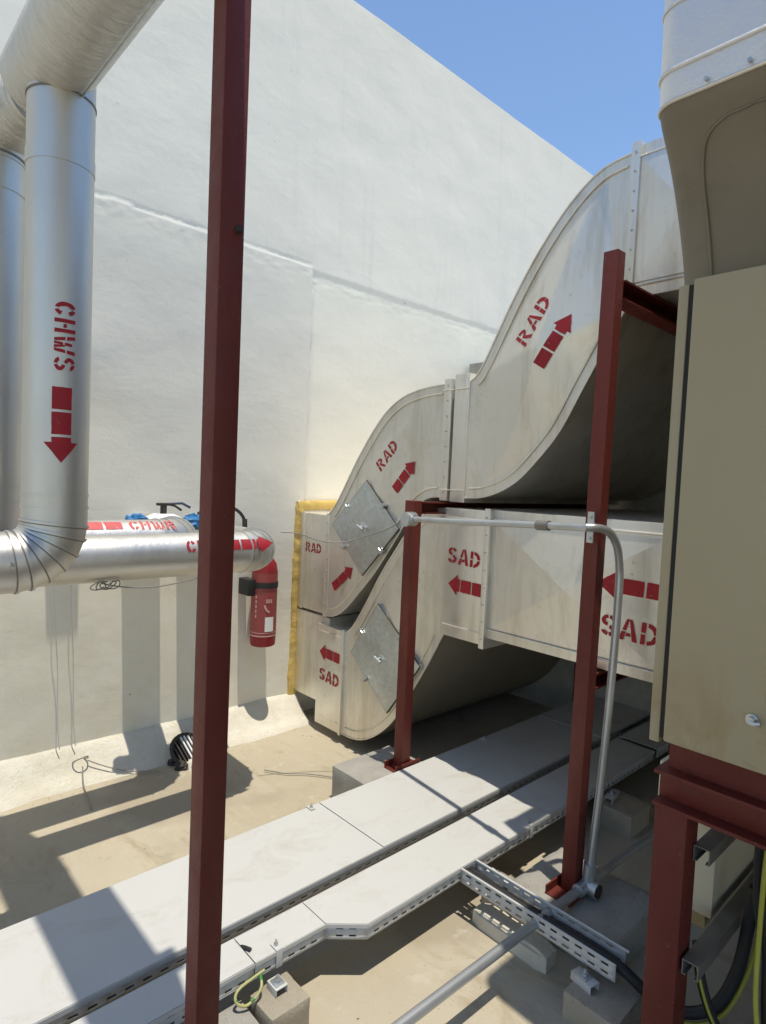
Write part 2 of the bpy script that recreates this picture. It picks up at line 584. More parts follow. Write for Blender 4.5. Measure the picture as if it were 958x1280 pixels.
wv = [[wb.bm.verts.new((x, wall_y(x, z), z)) for z in wz] for x in wx]
for i in range(len(wx) - 1):
    for j in range(len(wz) - 1):
        wb.bm.faces.new((wv[i][j], wv[i + 1][j], wv[i + 1][j + 1], wv[i][j + 1]))
wb.build('plaster_face', 'wall', wall, ang=60)
b = MB(); b.box(-5, 9.98, 3.43, 3.68, -.05, WALL_TOP - .004)
b.build('wall_core', 'wall', wall)
# cement fillet along the foot of the wall
cv = MB()
prof = [(3.43, .165), (3.39, .15), (3.355, .125), (3.315, .082), (3.275, .045), (3.235, .018), (3.19, -.002), (3.17, -.03)]
cxs = [-5 + i * .05 for i in range(int(7.38 / .05) + 1)] + [2.385]
rows = []
for x in cxs:
    k = 1 + .16 * noise.noise(Vector((x * 1.7, 0, 0))) + .06 * noise.noise(Vector((x * 7, 3, 0)))
    rows.append([cv.bm.verts.new((x, 3.40 - (3.40 - y) * (k if y < 3.39 else 1) + .004 * noise.noise(Vector((x * 9, y * 20, 1))), z * (.94 + .06 * k) + .004 * noise.noise(Vector((x * 8, y * 15, 4))))) for y, z in prof])
for i in range(len(rows) - 1):
    for j in range(len(prof) - 1):
        cv.bm.faces.new((rows[i][j], rows[i + 1][j], rows[i + 1][j + 1], rows[i][j + 1]))
cv.bm.faces.new(rows[-1] + [cv.bm.verts.new((2.385, 3.43, -.03))])
cv.build('cove', 'cove', wall, ang=60)
# yellow sealant round the duct opening
sb = MB()
def blob_strip(mb, a, b, w, t, axis_w, n=26):
    a, b = Vector(a), Vector(b)
    aw = Vector(axis_w)
    prev = None
    for i in range(n + 1):
        p = a.lerp(b, i / n)
        k = 1 + .22 * noise.noise(p * 9) + .15 * noise.noise(p * 31)
        tt = t * (1 + .6 * noise.noise(p * 23))
        ring = [mb.bm.verts.new(p + aw * (w / 2 * k * s)  + Vector((0, -d * tt, 0))) for s, d in ((-1, -.4), (-.9, .6), (-.3, 1), (.4, .9), (.92, .5), (1, -.4))]
        if prev:
            for j in range(5):
                mb.bm.faces.new((prev[j], prev[j + 1], ring[j + 1], ring[j]))
        prev = ring
blob_strip(sb, (2.375, 3.388, 1.43), (2.362, 3.388, .13), .078, .011, (1, 0, 0), 80)
blob_strip(sb, (2.35, 3.386, 1.415), (3.24, 3.390, 1.435), .062, .012, (0, 0, 1), 60)
sb.build('sealant_strip', 'caulk', wall, ang=60)
settle(wall)

# junction box up on the wall, above the picture: its shadow and leads come down the wall
jb = empty('wall_box', 'grey junction box on the wall behind the riser, its two leads hanging to the floor', 'box', (.9, 3.37, 1.95))
b = MB(); b.box(.815, .965, 3.205, 3.392, 1.95, 2.22); b.build('casing', 'tray', jb, .006)
for i, (xa, xb) in enumerate(((.855, .90), (.935, .975))):
    b = MB()
    pts = [(xa, 3.28, 1.955), (xa + .002, 3.30, 1.5), (xa + .012, 3.33, 1.0), (xb - .004, 3.352, .6), (xb, 3.35, .32), (xb + .01, 3.34, .16)]
    b.tube(catmull(pts, 8), .0025, 8); b.build('lead', 'rail', jb)
settle(jb)

# ------------------------------------------------------------------ pipes
def bend(c0, d0, d1, rad, n=8):
    """centreline points of a round elbow that enters along d0, with its corner at c0, and leaves along d1"""
    d0, d1, c0 = Vector(d0).normalized(), Vector(d1).normalized(), Vector(c0)
    s = c0 - d0 * rad
    out = []
    ctr = s + d1 * rad
    for i in range(n + 1):
        a = math.pi / 2 * i / n
        out.append(ctr - d1 * rad * math.cos(a) + d0 * rad * math.sin(a))
    return out

def pipe_rings(pts, r, name, parent, mat='galv', w=.006, t=.003, n=40):
    for i in range(len(pts)):
        a = pts[max(0, i - 1)]; c = pts[min(len(pts) - 1, i + 1)]
        ax_ = (c - a).normalized()
        b = MB(); b.ring(pts[i], ax_, r, w, n, t); b.build(name, mat, parent)
        b = MB(); b.ring(pts[i] + ax_ * (w * .5 + .0018), ax_, r, .004, n, t * .45); b.build('sealant_line', 'strut', parent)

# front riser with the overhead run
PX, PY, PR = .559, 2.15, .0955
riser = empty('riser_pipe', 'thick silver riser pipe stencilled CHWS with a red down arrow', 'pipe', (PX, PY, 1.2))
ZB = 1.301
ep = bend((PX, PY, ZB), (0, 0, -1), (-1, 0, 0), .12, 6)
b = MB(); b.cyl((PX, PY, ZB + .118), (PX, PY, 2.80), PR, 40); b.build('vertical_run', 'clad', riser)
b = MB(); b.tube([Vector((PX, PY, ZB + .125))] + ep + [Vector((PX - .14, PY, ZB))], PR, 40, False); b.build('elbow', 'clad', riser, ang=11)
pipe_rings(ep, PR, 'elbow_seam', riser, 'clad', .007, .005)
b = MB(); b.cyl((PX - .13, PY, ZB), (-3.0, PY, ZB), PR, 40); b.build('horizontal_run', 'clad', riser)
for z in (1.472, 1.5115):
    b = MB(); b.ring((PX, PY, z), (0, 0, 1), PR, .005, 40, .003); b.build('seam', 'clad', riser)
b = MB(); b.ring((PX, PY, 2.538), (0, 0, 1), PR, .045, 40, .002); b.build('joint_band', 'clad', riser)
OR_, oz = .117, 2.833
b = MB(); b.cyl((PX - .027, PY + .137, oz), (PX + .02, -2.6, oz), OR_, 40); ov = b.build('overhead_run', 'rib', riser)
b = MB(); b.tube([(PX + .030, PY + .13, oz - OR_ * .962), (PX + .077, -2.6, oz - OR_ * .962)], .0035, 8); b.build('lap_seam', 'galv', ov)
b = MB(); b.ring((PX, PY, 2.722), (0, 0, 1), PR, .005, 40, .003); b.build('saddle_joint', 'strut', riser)
def on_riser(th0, zc):
    # th0: angle on the pipe, text runs downwards, letter tops to the right
    def f(a, bb):
        th = th0 + bb / PR
        return Vector((PX + (PR + .0015) * math.cos(th), PY + (PR + .0015) * math.sin(th), zc - a))
    return f
paint('lettering', word2d('CHWS', .058, .12), on_riser(R(-93), 1.995), 'stencil', riser, 2)
paint('arrow', arrow2d(.23, .055), on_riser(R(-96), 1.728), 'stencil', riser, 3)
settle(riser)

# horizontal pipes along the wall
def hpipe(y, z, r, xend, label, reach, word, wx_, ax_, adir, ang, mat, drop=None):
    p = empty('chilled_water_pipe', label, 'pipe', (xend, y, z))
    er = .14
    b = MB(); b.cyl((-3 if drop is None else drop + .118, y, z), (xend - er, y, z), r, 40); b.build('horizontal_run', 'clad', p)
    if drop is not None:                                   # this pipe comes down at the left edge and turns along the wall
        d = bend((drop, y, z), (0, 0, -1), (1, 0, 0), .12, 6)
        b = MB(); b.tube([Vector((drop, y, z + .128))] + d + [Vector((drop + .13, y, z))], r, 40, False); b.build('elbow', 'clad', p, ang=11)
        pipe_rings(d, r, 'elbow_seam', p, 'clad', .007, .005)
        b = MB(); b.cyl((drop, y, z + .118), (drop, y, 2.70), r, 40); b.build('vertical_run', 'clad', p)
        for q in (1.47, 1.525, 2.549, 2.655):
            b = MB(); b.ring((drop, y, q), (0, 0, 1), r, .006, 40, .003); b.build('seam', 'clad', p)
        b = MB(); b.cyl((drop - .012, y + .115, 2.765), (drop + .082, y - .25, 2.805), .103, 40); b.build('overhead_run', 'rib', p)
        b = MB(); b.ring((drop, y, 2.668), (0, 0, 1), r, .006, 40, .004); b.build('mitre_joint', 'strut', p)
    e = bend((xend, y, z), (1, 0, 0), (0, 1, 0), er, 5)
    b = MB(); b.tube([Vector((xend - er - .005, y, z))] + e + [Vector((xend, y + er + .02, z))], r, 40, False); b.build('elbow', 'clad', p, ang=11)
    pipe_rings(e, r, 'elbow_seam', p, 'clad', .008, .0055, 40)
    b = MB(); b.cyl((xend, y + er, z), (xend, reach, z), r, 40); b.build('wall_run', 'clad', p)
    def f(th0, xc):
        def g(a, bb):
            th = th0 + bb / r
            return Vector((xc + a, y - (r + .0015) * math.cos(th), z + (r + .0015) * math.sin(th)))
        return g
    paint('lettering', word2d(word, .058, .14), f(R(ang), wx_), mat, p, 2)
    ar = arrow2d(.25, .05, .085)
    if adir < 0:
        ar = [[(-a, bb) for a, bb in q][::-1] for q in ar]
    paint('arrow', ar, f(R(ang), ax_), mat, p, 3)
    settle(p)
    return p
hpipe(2.585, 1.238, .0955, 1.615, 'silver pipe dropping at the left edge, then running right above the extinguisher', 3.42, 'CHWS', 1.275, 1.478, 1, 28, 'stencil', .458)
back = hpipe(2.845, 1.268, .106, 1.315, 'silver horizontal pipe stencilled CHWR in faded red, behind the front pipe', 3.42, 'CHWR', 1.135, .872, -1, 55, 'stencil_p')
# the short branch with a valve on top of the rear pipe
val = empty('butterfly_valve', 'valve with dark blue lever handle and blue tape, above the CHWR pipe', 'valve', (1.31, 3.06, 1.33))
b = MB(); b.tube([(1.31, 3.08, 1.25), (1.31, 3.08, 1.362), (1.31, 3.08, 1.385)], .09, 28, True, [.105, .098, .05]); b.build('insulated_body', 'white', val)
b = MB(); b.cyl((1.31, 3.08, 1.37), (1.31, 3.08, 1.432), .016, 16); b.build('stem', 'iron', val)
b = MB(); b.box(1.275, 1.36, 3.065, 3.095, 1.426, 1.440); b.build('lever_head', 'iron', val, .004)
b = MB(); b.tube([(1.34, 3.08, 1.436), (1.40, 3.06, 1.440), (1.44, 3.05, 1.418)], .007, 10); b.build('lever', 'navy', val)
b = MB(); b.tube([(1.35, 3.085, 1.430), (1.375, 3.09, 1.424), (1.41, 3.09, 1.402)], .006, 10); b.build('trigger', 'iron', val)
for cx_, cy_ in ((1.165, 3.05), (1.46, 3.05)):
    b = MB()
    bmesh.ops.create_icosphere(b.bm, subdivisions=3, radius=1)
    for v in b.bm.verts:
        k = 1 + .55 * noise.noise(v.co * 3.1 + Vector((cx_ * 9, 0, 0)))
        v.co = Vector((cx_ + v.co.x * .058 * k, cy_ + v.co.y * .05 * k, 1.345 + v.co.z * .04 * k))
    b.build('blue_wrap', 'blue', val, ang=20)
settle(val)
hose = empty('hose', 'short black hose arching over the pipes right of the tall red post', 'hose', (1.75, 3.0, 1.3))
b = MB(); b.tube(catmull([(1.52, 3.05, 1.40), (1.60, 3.04, 1.425), (1.68, 3.02, 1.415), (1.725, 3.0, 1.37), (1.735, 2.99, 1.30)], 8), .009, 12); b.build('hose_run', 'black', hose)
b = MB(); b.cyl((1.734, 2.993, 1.30), (1.734, 2.998, 1.36), .014, 14); b.build('fitting', 'iron', hose)
b = MB(); b.tube([(1.50, 3.06, 1.30), (1.50, 3.06, 1.385), (1.535, 3.05, 1.40)], .016, 14); b.build('gauge_body', 'iron', hose)
settle(hose)

# ------------------------------------------------------------------ ducts
X1, X2 = 2.36, 3.95
def duct_section(parent, top, bot, x1=X1, x2=X2, n=26, rows=6, bulge=.011, crease='diag', seams=True, seam_off=.045, name='cheek', under='duct'):
    T = resample(catmull([(0, *p) for p in top], 10), n)
    B_ = resample(catmull([(0, *p) for p in bot], 10), n)
    mb = MB()
    g = []
    for i in range(n):
        s = i / (n - 1)
        c = []
        for j in range(rows + 1):
            v = j / rows
            p = T[i].lerp(B_[i], v)
            if crease == 'diag':
                h = 2.5 * bulge * max(0, min(s, 1 - s, v, 1 - v) - .10)      # cross-broken sheet: a flat pyramid inside a plain rim
            else:
                h = 0
            c.append(mb.bm.verts.new((x1 - h, p.y, p.z)))
        g.append(c)
    for i in range(n - 1):
        for j in range(rows):
            mb.bm.faces.new((g[i][j], g[i][j + 1], g[i + 1][j + 1], g[i + 1][j]))
    ck = mb.build(name, 'duct', parent, ang=3, recalc=True)
    mb = MB()
    for i in range(n - 1):
        mb.face([(x2, T[i].y, T[i].z), (x2, B_[i].y, B_[i].z), (x2, B_[i + 1].y, B_[i + 1].z), (x2, T[i + 1].y, T[i + 1].z)])
    bmesh.ops.remove_doubles(mb.bm, verts=mb.bm.verts[:], dist=1e-5)
    mb.build('far_' + name, 'duct', parent)
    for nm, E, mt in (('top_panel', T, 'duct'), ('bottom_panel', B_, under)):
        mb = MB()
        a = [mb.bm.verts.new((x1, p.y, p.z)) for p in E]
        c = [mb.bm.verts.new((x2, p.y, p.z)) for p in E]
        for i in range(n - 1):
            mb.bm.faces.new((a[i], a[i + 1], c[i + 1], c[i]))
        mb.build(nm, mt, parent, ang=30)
    if seams:
        for E, O in ((T, B_), (B_, T)):
            pts = []
            for i in range(1, n - 1):
                t = (E[i + 1] - E[i - 1]).normalized()
                nn = Vector((0, -t.z, t.y))
                if nn.dot(O[i] - E[i]) < 0:
                    nn = -nn
                q = E[i] + nn * seam_off
                pts.append((x1 - .0035, q.y, q.z))
            mb = MB(); mb.tube(pts, .0050, 8); mb.build('standing_seam', 'duct', ck)
            # folded lock edge right on the corner
            mb = MB(); mb.tube([(x1 - .001, p.y, p.z) for p in E], .005, 8); mb.build('lock_edge', 'duct', ck)
    return ck
def collar(parent, y0, y1, z0, z1, x1, x2, name='collar', mat='duct'):
    mb = MB(); mb.box(x1, x2, y0, y1, z0, z1)
    bmesh.ops.delete(mb.bm, geom=[f for f in mb.bm.faces if abs(f.normal.y) > .9 or False], context='FACES_ONLY')
    mb = MB(); mb.box(x1, x2, y0, y1, z0, z1)
    return mb.build(name, mat, parent, .004)
def bolts(parent, pts, r=.006, d=(-1, 0, 0)):
    for p in pts:
        b = MB(); p = Vector(p); b.cyl(p, p + Vector(d) * .008, r, 8); b.build('rivet', 'galv', parent)

def hatch(parent, C, pts, knob_off=(0, 0)):
    """diamond access door: pts are its four corners (y, z)"""
    x = X1 - .022
    mb = MB()
    c = Vector(C)
    for inset, xx in ((0, x), (.012, x - .006)):
        pass
    outer = [Vector(p) for p in pts]
    inner = [p + (c - p).normalized() * .018 for p in outer]
    vo = [mb.bm.verts.new((X1 + .002, p.x, p.y)) for p in outer]
    v1 = [mb.bm.verts.new((x - .004, p.x, p.y)) for p in outer]
    v2 = [mb.bm.verts.new((x - .004, p.x, p.y)) for p in inner]
    v3 = [mb.bm.verts.new((x - .008, (p * .9 + c * .1).x, (p * .9 + c * .1).y)) for p in inner]
    vc = mb.bm.verts.new((x - .012, c.x, c.y))
    for i in range(4):
        k = (i + 1) % 4
        mb.bm.faces.new((vo[i], vo[k], v1[k], v1[i])); mb.bm.faces.new((v1[i], v1[k], v2[k], v2[i]))
        mb.bm.faces.new((v2[i], v2[k], v3[k], v3[i])); mb.bm.faces.new((v3[i], v3[k], vc))
    dr = mb.build('access_door', 'galv', parent, ang=20)
    dr['label'] = 'diamond-shaped galvanised access door with cam latches'
    # dark gasket line
    mb = MB()
    for i in range(4):
        a, d = outer[i], outer[(i + 1) % 4]
        mb.tube([(X1 - .020, a.x, a.y), (X1 - .020, d.x, d.y)], .005, 6)
    mb.build('gasket', 'iron', dr)
    for i in range(4):
        a, d = outer[i], outer[(i + 1) % 4]
        for t in ((.45,) if i % 2 else (.55,)):
            p = a.lerp(d, t); dirn = (c - p).normalized()
            mb = MB()
            q = p - dirn * .012
            mb.cyl((X1 - .010, q.x, q.y), (X1 - .044, q.x, q.y), .011, 10)
            e = p + dirn * .016
            mb.tube([(X1 - .038, q.x, q.y), (X1 - .036, e.x, e.y)], .007, 8)
            mb.build('cam_latch', 'galv', dr)
    mb = MB()
    k = c + Vector(knob_off)
    mb.tube([(x - .008, k.x, k.y), (x - .012, k.x, k.y), (x - .013, k.x, k.y)], .03, 14, True, [.034, .030, .022])
    mb.cyl((x - .01, k.x, k.y), (x - .035, k.x, k.y), .010, 12)
    mb.tube([(x - .034, k.x + .025, k.y + .008), (x - .036, k.x - .03, k.y - .012)], .009, 10)
    mb.build('handle', 'galv', dr)
    return dr

# ---- return air duct
rad = empty('return_air_duct', 'upper grey metal duct stencilled RAD rising in two S-bends from the wall', 'duct', (2.8, 2.5, .74))
mb = MB(); mb.box(X1 + .01, X2, 3.05, 3.42, .742, 1.372); mb.build('wall_stub', 'duct', rad, .003)
mb = MB(); mb.box(X1 + .004, X2 + .006, 3.315, 3.345, .736, 1.378); mb.build('stub_flange', 'duct', rad, .002)
mb = MB(); mb.box(X1 - .004, X2 + .01, 3.035, 3.075, .732, 1.384); mb.build('drive_cleat', 'duct', rad, .002)
ck = duct_section(rad, [(3.06, 1.375), (2.98, 1.45), (2.779, 1.744), (2.60, 1.955), (2.46, 2.051), (2.33, 2.09), (2.196, 2.105), (2.10, 2.106)],
                  [(3.06, .742), (2.96, .755), (2.86, .815), (2.74, .93), (2.595, 1.085), (2.43, 1.30), (2.31, 1.46), (2.21, 1.525), (2.10, 1.535)], n=31, rows=30, bulge=.020)
collar(rad, 2.075, 2.125, 1.515, 2.132, X1 - .010, X2 + .01)
collar(rad, 1.962, 2.058, 1.512, 2.150, X1 - .008, X2 + .01)
mb = MB(); mb.box(X1 + .012, X2 - .01, 2.05, 2.08, 1.54, 2.10); mb.build('flexible_joint', 'cabdark', rad)
for y in (2.10, 2.012):
    for z in (1.572, 2.075):
        mb = MB(); mb.tube([(X1 - .012, y - .045, z), (X1 - .012, y + .03, z)], .0035, 6); mb.build('standing_seam', 'duct', rad)
ck2 = duct_section(rad, [(1.965, 2.108), (1.90, 2.165), (1.744, 2.443), (1.63, 2.62), (1.515, 2.763), (1.42, 2.852), (1.34, 2.903), (1.27, 2.922), (1.19, 2.93)],
                   [(1.965, 1.536), (1.86, 1.545), (1.76, 1.575), (1.66, 1.63), (1.56, 1.725), (1.455, 1.850), (1.36, 2.02), (1.273, 2.175), (1.21, 2.29), (1.17, 2.358)], n=41, rows=40, bulge=.062)
# straight length over the air handler, cross-broken
def crossbroken(parent, x, y0, y1, z0, z1, h, name='side_panel'):
    mb = MB()
    cs = [mb.bm.verts.new((x, a, c)) for a, c in ((y0, z0), (y1, z0), (y1, z1), (y0, z1))]
    ce = mb.bm.verts.new((x - h, (y0 + y1) / 2, (z0 + z1) / 2))
    for i in range(4):
        mb.bm.faces.new((cs[i], cs[(i + 1) % 4], ce))
    return mb.build(name, 'duct', parent, ang=0.2)
mb = MB(); mb.box(X1 + .002, X2, .30, 1.185, 2.362, 2.952); mb.build('straight_length', 'duct', rad, .003)
p_ = crossbroken(rad, X1 - .004, .78, 1.165, 2.42, 2.90, .026)
for z in (2.905, 2.408):
    mb = MB(); mb.tube([(X1 - .003, .32, z), (X1 - .003, 1.18, z)], .004, 8); mb.build('standing_seam', 'duct', rad)
mb = MB(); mb.box(X1 - .012, X2 + .01, 1.165, 1.20, 2.358, 2.965); mb.build('drive_cleat', 'duct', rad, .002)
hatch(rad, (2.688, 1.33), [(2.682, 1.60), (2.398, 1.345), (2.688, 1.048), (2.985, 1.322)])
tr = trees([o for o in rad.children if o.type == 'MESH' and o.name.split('.')[0] in ('wall_stub', 'cheek', 'collar', 'drive_cleat')])
for w_, y_, z_, d_, s_ in (('RAD', 3.215, 1.150, 0, .062), ('RAD', 2.533, 1.747, 47, .072), ('RAD', 1.597, 2.336, 56, .082)):
    paint('lettering', word2d(w_, s_, .13), on_cheek(tr, y_, z_, d_), 'stencil', rad, 1)
for y_, z_, d_, l_ in ((2.885, 1.004, 38, .235), (2.385, 1.634, 49, .21), (1.478, 2.233, 56, .245)):
    paint('arrow', arrow2d(l_, .056, .092), on_cheek(tr, y_, z_, d_, .0045), 'stencil', rad, 6)
settle(rad)

bolts_rad = [(X1 - .010, 2.10, 1.56 + i * .077) for i in range(8)] + [(X1 - .012, 1.182, 2.40 + i * .075) for i in range(8)] + [(X1 - .004, 3.055, .80 + i * .075) for i in range(8)]
for p in bolts_rad:
    b = MB(); b.cyl(p, (p[0] - .006, p[1], p[2]), .0045, 8); o = b.build('rivet', 'galv', rad); o.matrix_parent_inverse = Matrix.Translation(rad.location).inverted()

# ---- supply air duct
sad = empty('supply_air_duct', 'lower grey metal duct stencilled SAD dropping from the air handler to the wall', 'duct', (2.8, 2.4, .02))
mb = MB(); mb.box(X1 + .012, X2, 3.02, 3.42, .17, .725); mb.build('wall_stub', 'duct', sad, .003)
collar(sad, 2.850, 3.105, .045, .682, X1 - .012, X2 + .01, 'stub_collar')
mb = MB(); mb.box(X1 - .018, X2 + .014, 2.842, 2.862, .040, .690); mb.build('drive_cleat', 'duct', sad, .002)
for z in (.64, .105):
    mb = MB(); mb.tube([(X1 - .013, 2.86, z), (X1 - .013, 3.09, z)], .0035, 6); mb.build('standing_seam', 'duct', sad)
cs = duct_section(sad, [(2.85, .668), (2.80, .70), (2.745, .765), (2.655, .90), (2.55, 1.07), (2.44, 1.22), (2.33, 1.36), (2.24, 1.435), (2.15, 1.468), (2.06, 1.478)],
                  [(2.85, .05), (2.74, .055), (2.634, .085), (2.52, .155), (2.40, .27), (2.28, .45), (2.18, .615), (2.11, .74), (2.06, .835)], n=31, rows=30, bulge=.020, under='shade_dull')
collar(sad, 1.805, 2.07, .835, 1.482, X1 - .014, X2 + .01)
mb = MB(); mb.box(X1 - .030, X2 + .012, 1.782, 1.812, .822, 1.492); mb.build('flange', 'duct', sad, .002)
bolts(sad, [(X1 - .030, 1.797, .87 + i * .083) for i in range(8)], .005)
for z in (.892, 1.435):
    mb = MB(); mb.tube([(X1 - .015, 1.82, z), (X1 - .015, 2.06, z)], .0035, 6); mb.build('standing_seam', 'duct', sad)
mb = MB(); mb.box(X1 + .002, X2, .69, 1.785, .872, 1.488); mb.build('straight_length', 'duct', sad, .003)
crossbroken(sad, X1 - .002, .97, 1.765, .925, 1.43, .046)
for z in (.915, 1.445):
    mb = MB(); mb.tube([(X1 - .003, .70, z), (X1 - .003, 1.78, z)], .0045, 8); mb.build('standing_seam', 'duct', sad)
mb = MB(); mb.tube([(X1 - .003, .955, .875), (X1 - .003, .955, 1.487)], .0045, 8); mb.build('standing_seam', 'duct', sad)
mb = MB(); mb.box(X1 - .006, X2 + .008, .70, .90, .866, 1.480); mb.build('end_collar', 'duct', sad, .003)
hatch(sad, (2.475, .605), [(2.538, .905), (2.193, .633), (2.430, .312), (2.758, .577)], (.015, .0))
tr = trees([o for o in sad.children if o.type == 'MESH' and o.name.split('.')[0] in ('stub_collar', 'cheek', 'collar', 'straight_length', 'side_panel', 'end_collar', 'wall_stub')])
for w_, y_, z_, s_ in (('SAD', 2.972, .365, .075), ('SAD', 1.938, 1.243, .078), ('SAD', 1.086, 1.060, .086)):
    paint('lettering', word2d(w_, s_, .13), on_cheek(tr, y_, z_, -3, .003), 'stencil', sad, 2)
for y_, z_, l_ in ((2.975, .508, .20), (1.922, 1.099, .215), (1.086, 1.228, .275)):
    paint('arrow', [[(-a, c) for a, c in q][::-1] for q in arrow2d(l_, .062, .105)], on_cheek(tr, y_, z_, -2, .0035), 'stencil', sad, 5)
settle(sad)

# ------------------------------------------------------------------ concrete blocks
def block(label, x0, x1, y0, y1, z1, mat='conc', seed=1, cham=.006, group='concrete support blocks'):
    mb = MB()
    mb.box(x0, x1, y0, y1, -.03, z1)
    bmesh.ops.subdivide_edges(mb.bm, edges=mb.bm.edges[:], cuts=7, use_grid_fill=True)
    cx_, cy_ = (x0 + x1) / 2, (y0 + y1) / 2
    for v in mb.bm.verts:
        p = v.co.copy()
        edge = (min(p.x - x0, x1 - p.x) < 1e-4) + (min(p.y - y0, y1 - p.y) < 1e-4) + (z1 - p.z < 1e-4)
        k = noise.noise(p * 14 + Vector((seed * 7, 0, 0)))
        pull = (cham * (.5 + .9 * abs(k))) if edge >= 2 else 0
        if edge >= 2:
            if min(p.x - x0, x1 - p.x) < 1e-4: v.co.x += pull * (1 if p.x < cx_ else -1) * .7
            if min(p.y - y0, y1 - p.y) < 1e-4: v.co.y += pull * (1 if p.y < cy_ else -1) * .7
            if z1 - p.z < 1e-4: v.co.z -= pull * .7
        v.co += Vector((noise.noise(p * 9 + Vector((3, seed, 0))), noise.noise(p * 9 + Vector((0, seed, 5))), 0)) * .004
        if z1 - p.z < 1e-4 and edge < 2:
            v.co.z += k * .0015
    o = mb.build('concrete_block', mat, None, ang=50)
    return tag(o, label, 'block', group)
block('concrete block under the short red post beside the supply duct hatch', 1.905, 2.30, 2.045, 2.36, .165, 'conc', 1)
block('large worn concrete block under the red post and conduit elbow', 1.905, 2.30, .875, 1.30, .115, 'conc', 2, .02)
block('narrow concrete block under the front cable tray, right of the tall red post', .925, 1.06, 1.365, 1.49, .092, 'conc_b', 3)
block('concrete block at the foot of the tall red post', .56, .905, 1.16, 1.505, .085, 'conc', 4)
block('small concrete block in the shade under the front tray by the cabinet', 2.77, 2.98, 1.215, 1.39, .100, 'conc_b', 5)
block('beige concrete block under the end of the perforated branch tray', 1.665, 1.850, .735, .905, .085, 'conc_b', 6)
block('low painted kerb piece under the perforated branch tray', 1.765, 1.85, 1.03, 1.34, .055, 'cove', 8, .02)
block('concrete block under the rear wide tray, hidden in duct shade', 2.95, 3.2, 1.75, 2.0, .100, 'conc', 9)
block('concrete block under the wide tray behind the tall red post', .95, 1.2, 1.72, 1.98, .100, 'conc', 10)

# ------------------------------------------------------------------ steel posts and frames
def base_channel(parent, cx_, cy_, z, L, w=.09, h=.035, t=.006, axis='x'):
    for nm, bx in (('base_plate', (-L / 2, L / 2, -w / 2, w / 2, 0, t)),):
        mb = MB()
        a = bx
        if axis == 'x':
            mb.box(cx_ + a[0], cx_ + a[1], cy_ + a[2], cy_ + a[3], z, z + t)
            mb.box(cx_ + a[0], cx_ + a[1], cy_ - w / 2, cy_ - w / 2 + t, z + t, z + h)
            mb.box(cx_ + a[0], cx_ + a[1], cy_ + w / 2 - t, cy_ + w / 2, z + t, z + h)
        else:
            mb.box(cx_ - w / 2, cx_ + w / 2, cy_ - L / 2, cy_ + L / 2, z, z + t)
            mb.box(cx_ - w / 2, cx_ - w / 2 + t, cy_ - L / 2, cy_ + L / 2, z + t, z + h)
            mb.box(cx_ + w / 2 - t, cx_ + w / 2, cy_ - L / 2, cy_ + L / 2, z + t, z + h)
        mb.build('base_channel', 'red', parent)
def hpost(parent, x, y, z0, z1, s, name='post'):
    """square hollow post with soft corners"""
    mb = MB(); mb.box(x - s / 2, x + s / 2, y - s / 2, y + s / 2, z0, z1)
    return mb.build(name, 'red', parent, .004)
def channel_beam(parent, x0, x1, y, z0, z1, w, name='beam', t=.007, open_side=-1):
    mb = MB()
    mb.box(x0, x1, y - w / 2, y + w / 2, z1 - t, z1)
    mb.box(x0, x1, y - w / 2, y + w / 2, z0, z0 + t)
    yy = y + w / 2 - t if open_side < 0 else y - w / 2
    mb.box(x0, x1, yy, yy + t, z0 + t, z1 - t)
    return mb.build(name, 'red', parent)

tall = empty('steel_post', 'tall dark red steel post in the left foreground, running out of frame', 'post', (.735, 1.37, 0))
mb = MB()
TX, TY, TS = .654, 1.251, .0585
mb.box(TX - TS / 2, TX + TS / 2, TY - TS / 2, TY + TS / 2, .085, 2.80)
mb.build('post', 'red', tall, .004)
mb = MB(); mb.box(TX - .05, TX + .05, TY - .05, TY + .05, 2.80, 2.806); mb.build('cap_plate', 'red', tall)
mb = MB(); mb.box(TX - TS / 2 - .01, TX + TS / 2 + .01, TY - TS / 2 - .012, TY - TS / 2 - .001, 2.735, 2.79); mb.build('splice_plate', 'red', tall, .002)
mb = MB(); mb.box(TX - .07, TX + .07, TY - .07, TY + .07, .083, .091); mb.build('base_plate', 'red', tall)
for dx in (-.055, .055):
    mb = MB(); mb.cyl((TX + dx, TY - .055, .09), (TX + dx, TY - .055, .112), .009, 6); mb.build('anchor_bolt', 'galv', tall)
mb = MB(); mb.cyl((TX + .012, TY - TS / 2, 2.125), (TX + .014, TY - TS / 2 - .012, 2.127), .008, 8); mb.build('weld_stub', 'iron', tall)
settle(tall)

f1 = empty('duct_support', 'short dark red steel goalpost frame carrying the return duct, with the round conduit box', 'frame', (2.19, 2.12, .165))
P1X, P1Y, PS = 2.175, 2.135, .060
hpost(f1, P1X, P1Y, .170, 1.512, PS)
hpost(f1, X2 - .05, P1Y, 0, 1.448, PS)
channel_beam(f1, P1X + PS / 2, X2 + .0, P1Y - .02, 1.448, 1.508, .06)
base_channel(f1, P1X + .005, P1Y, .164, .17, .085, .034)
settle(f1)

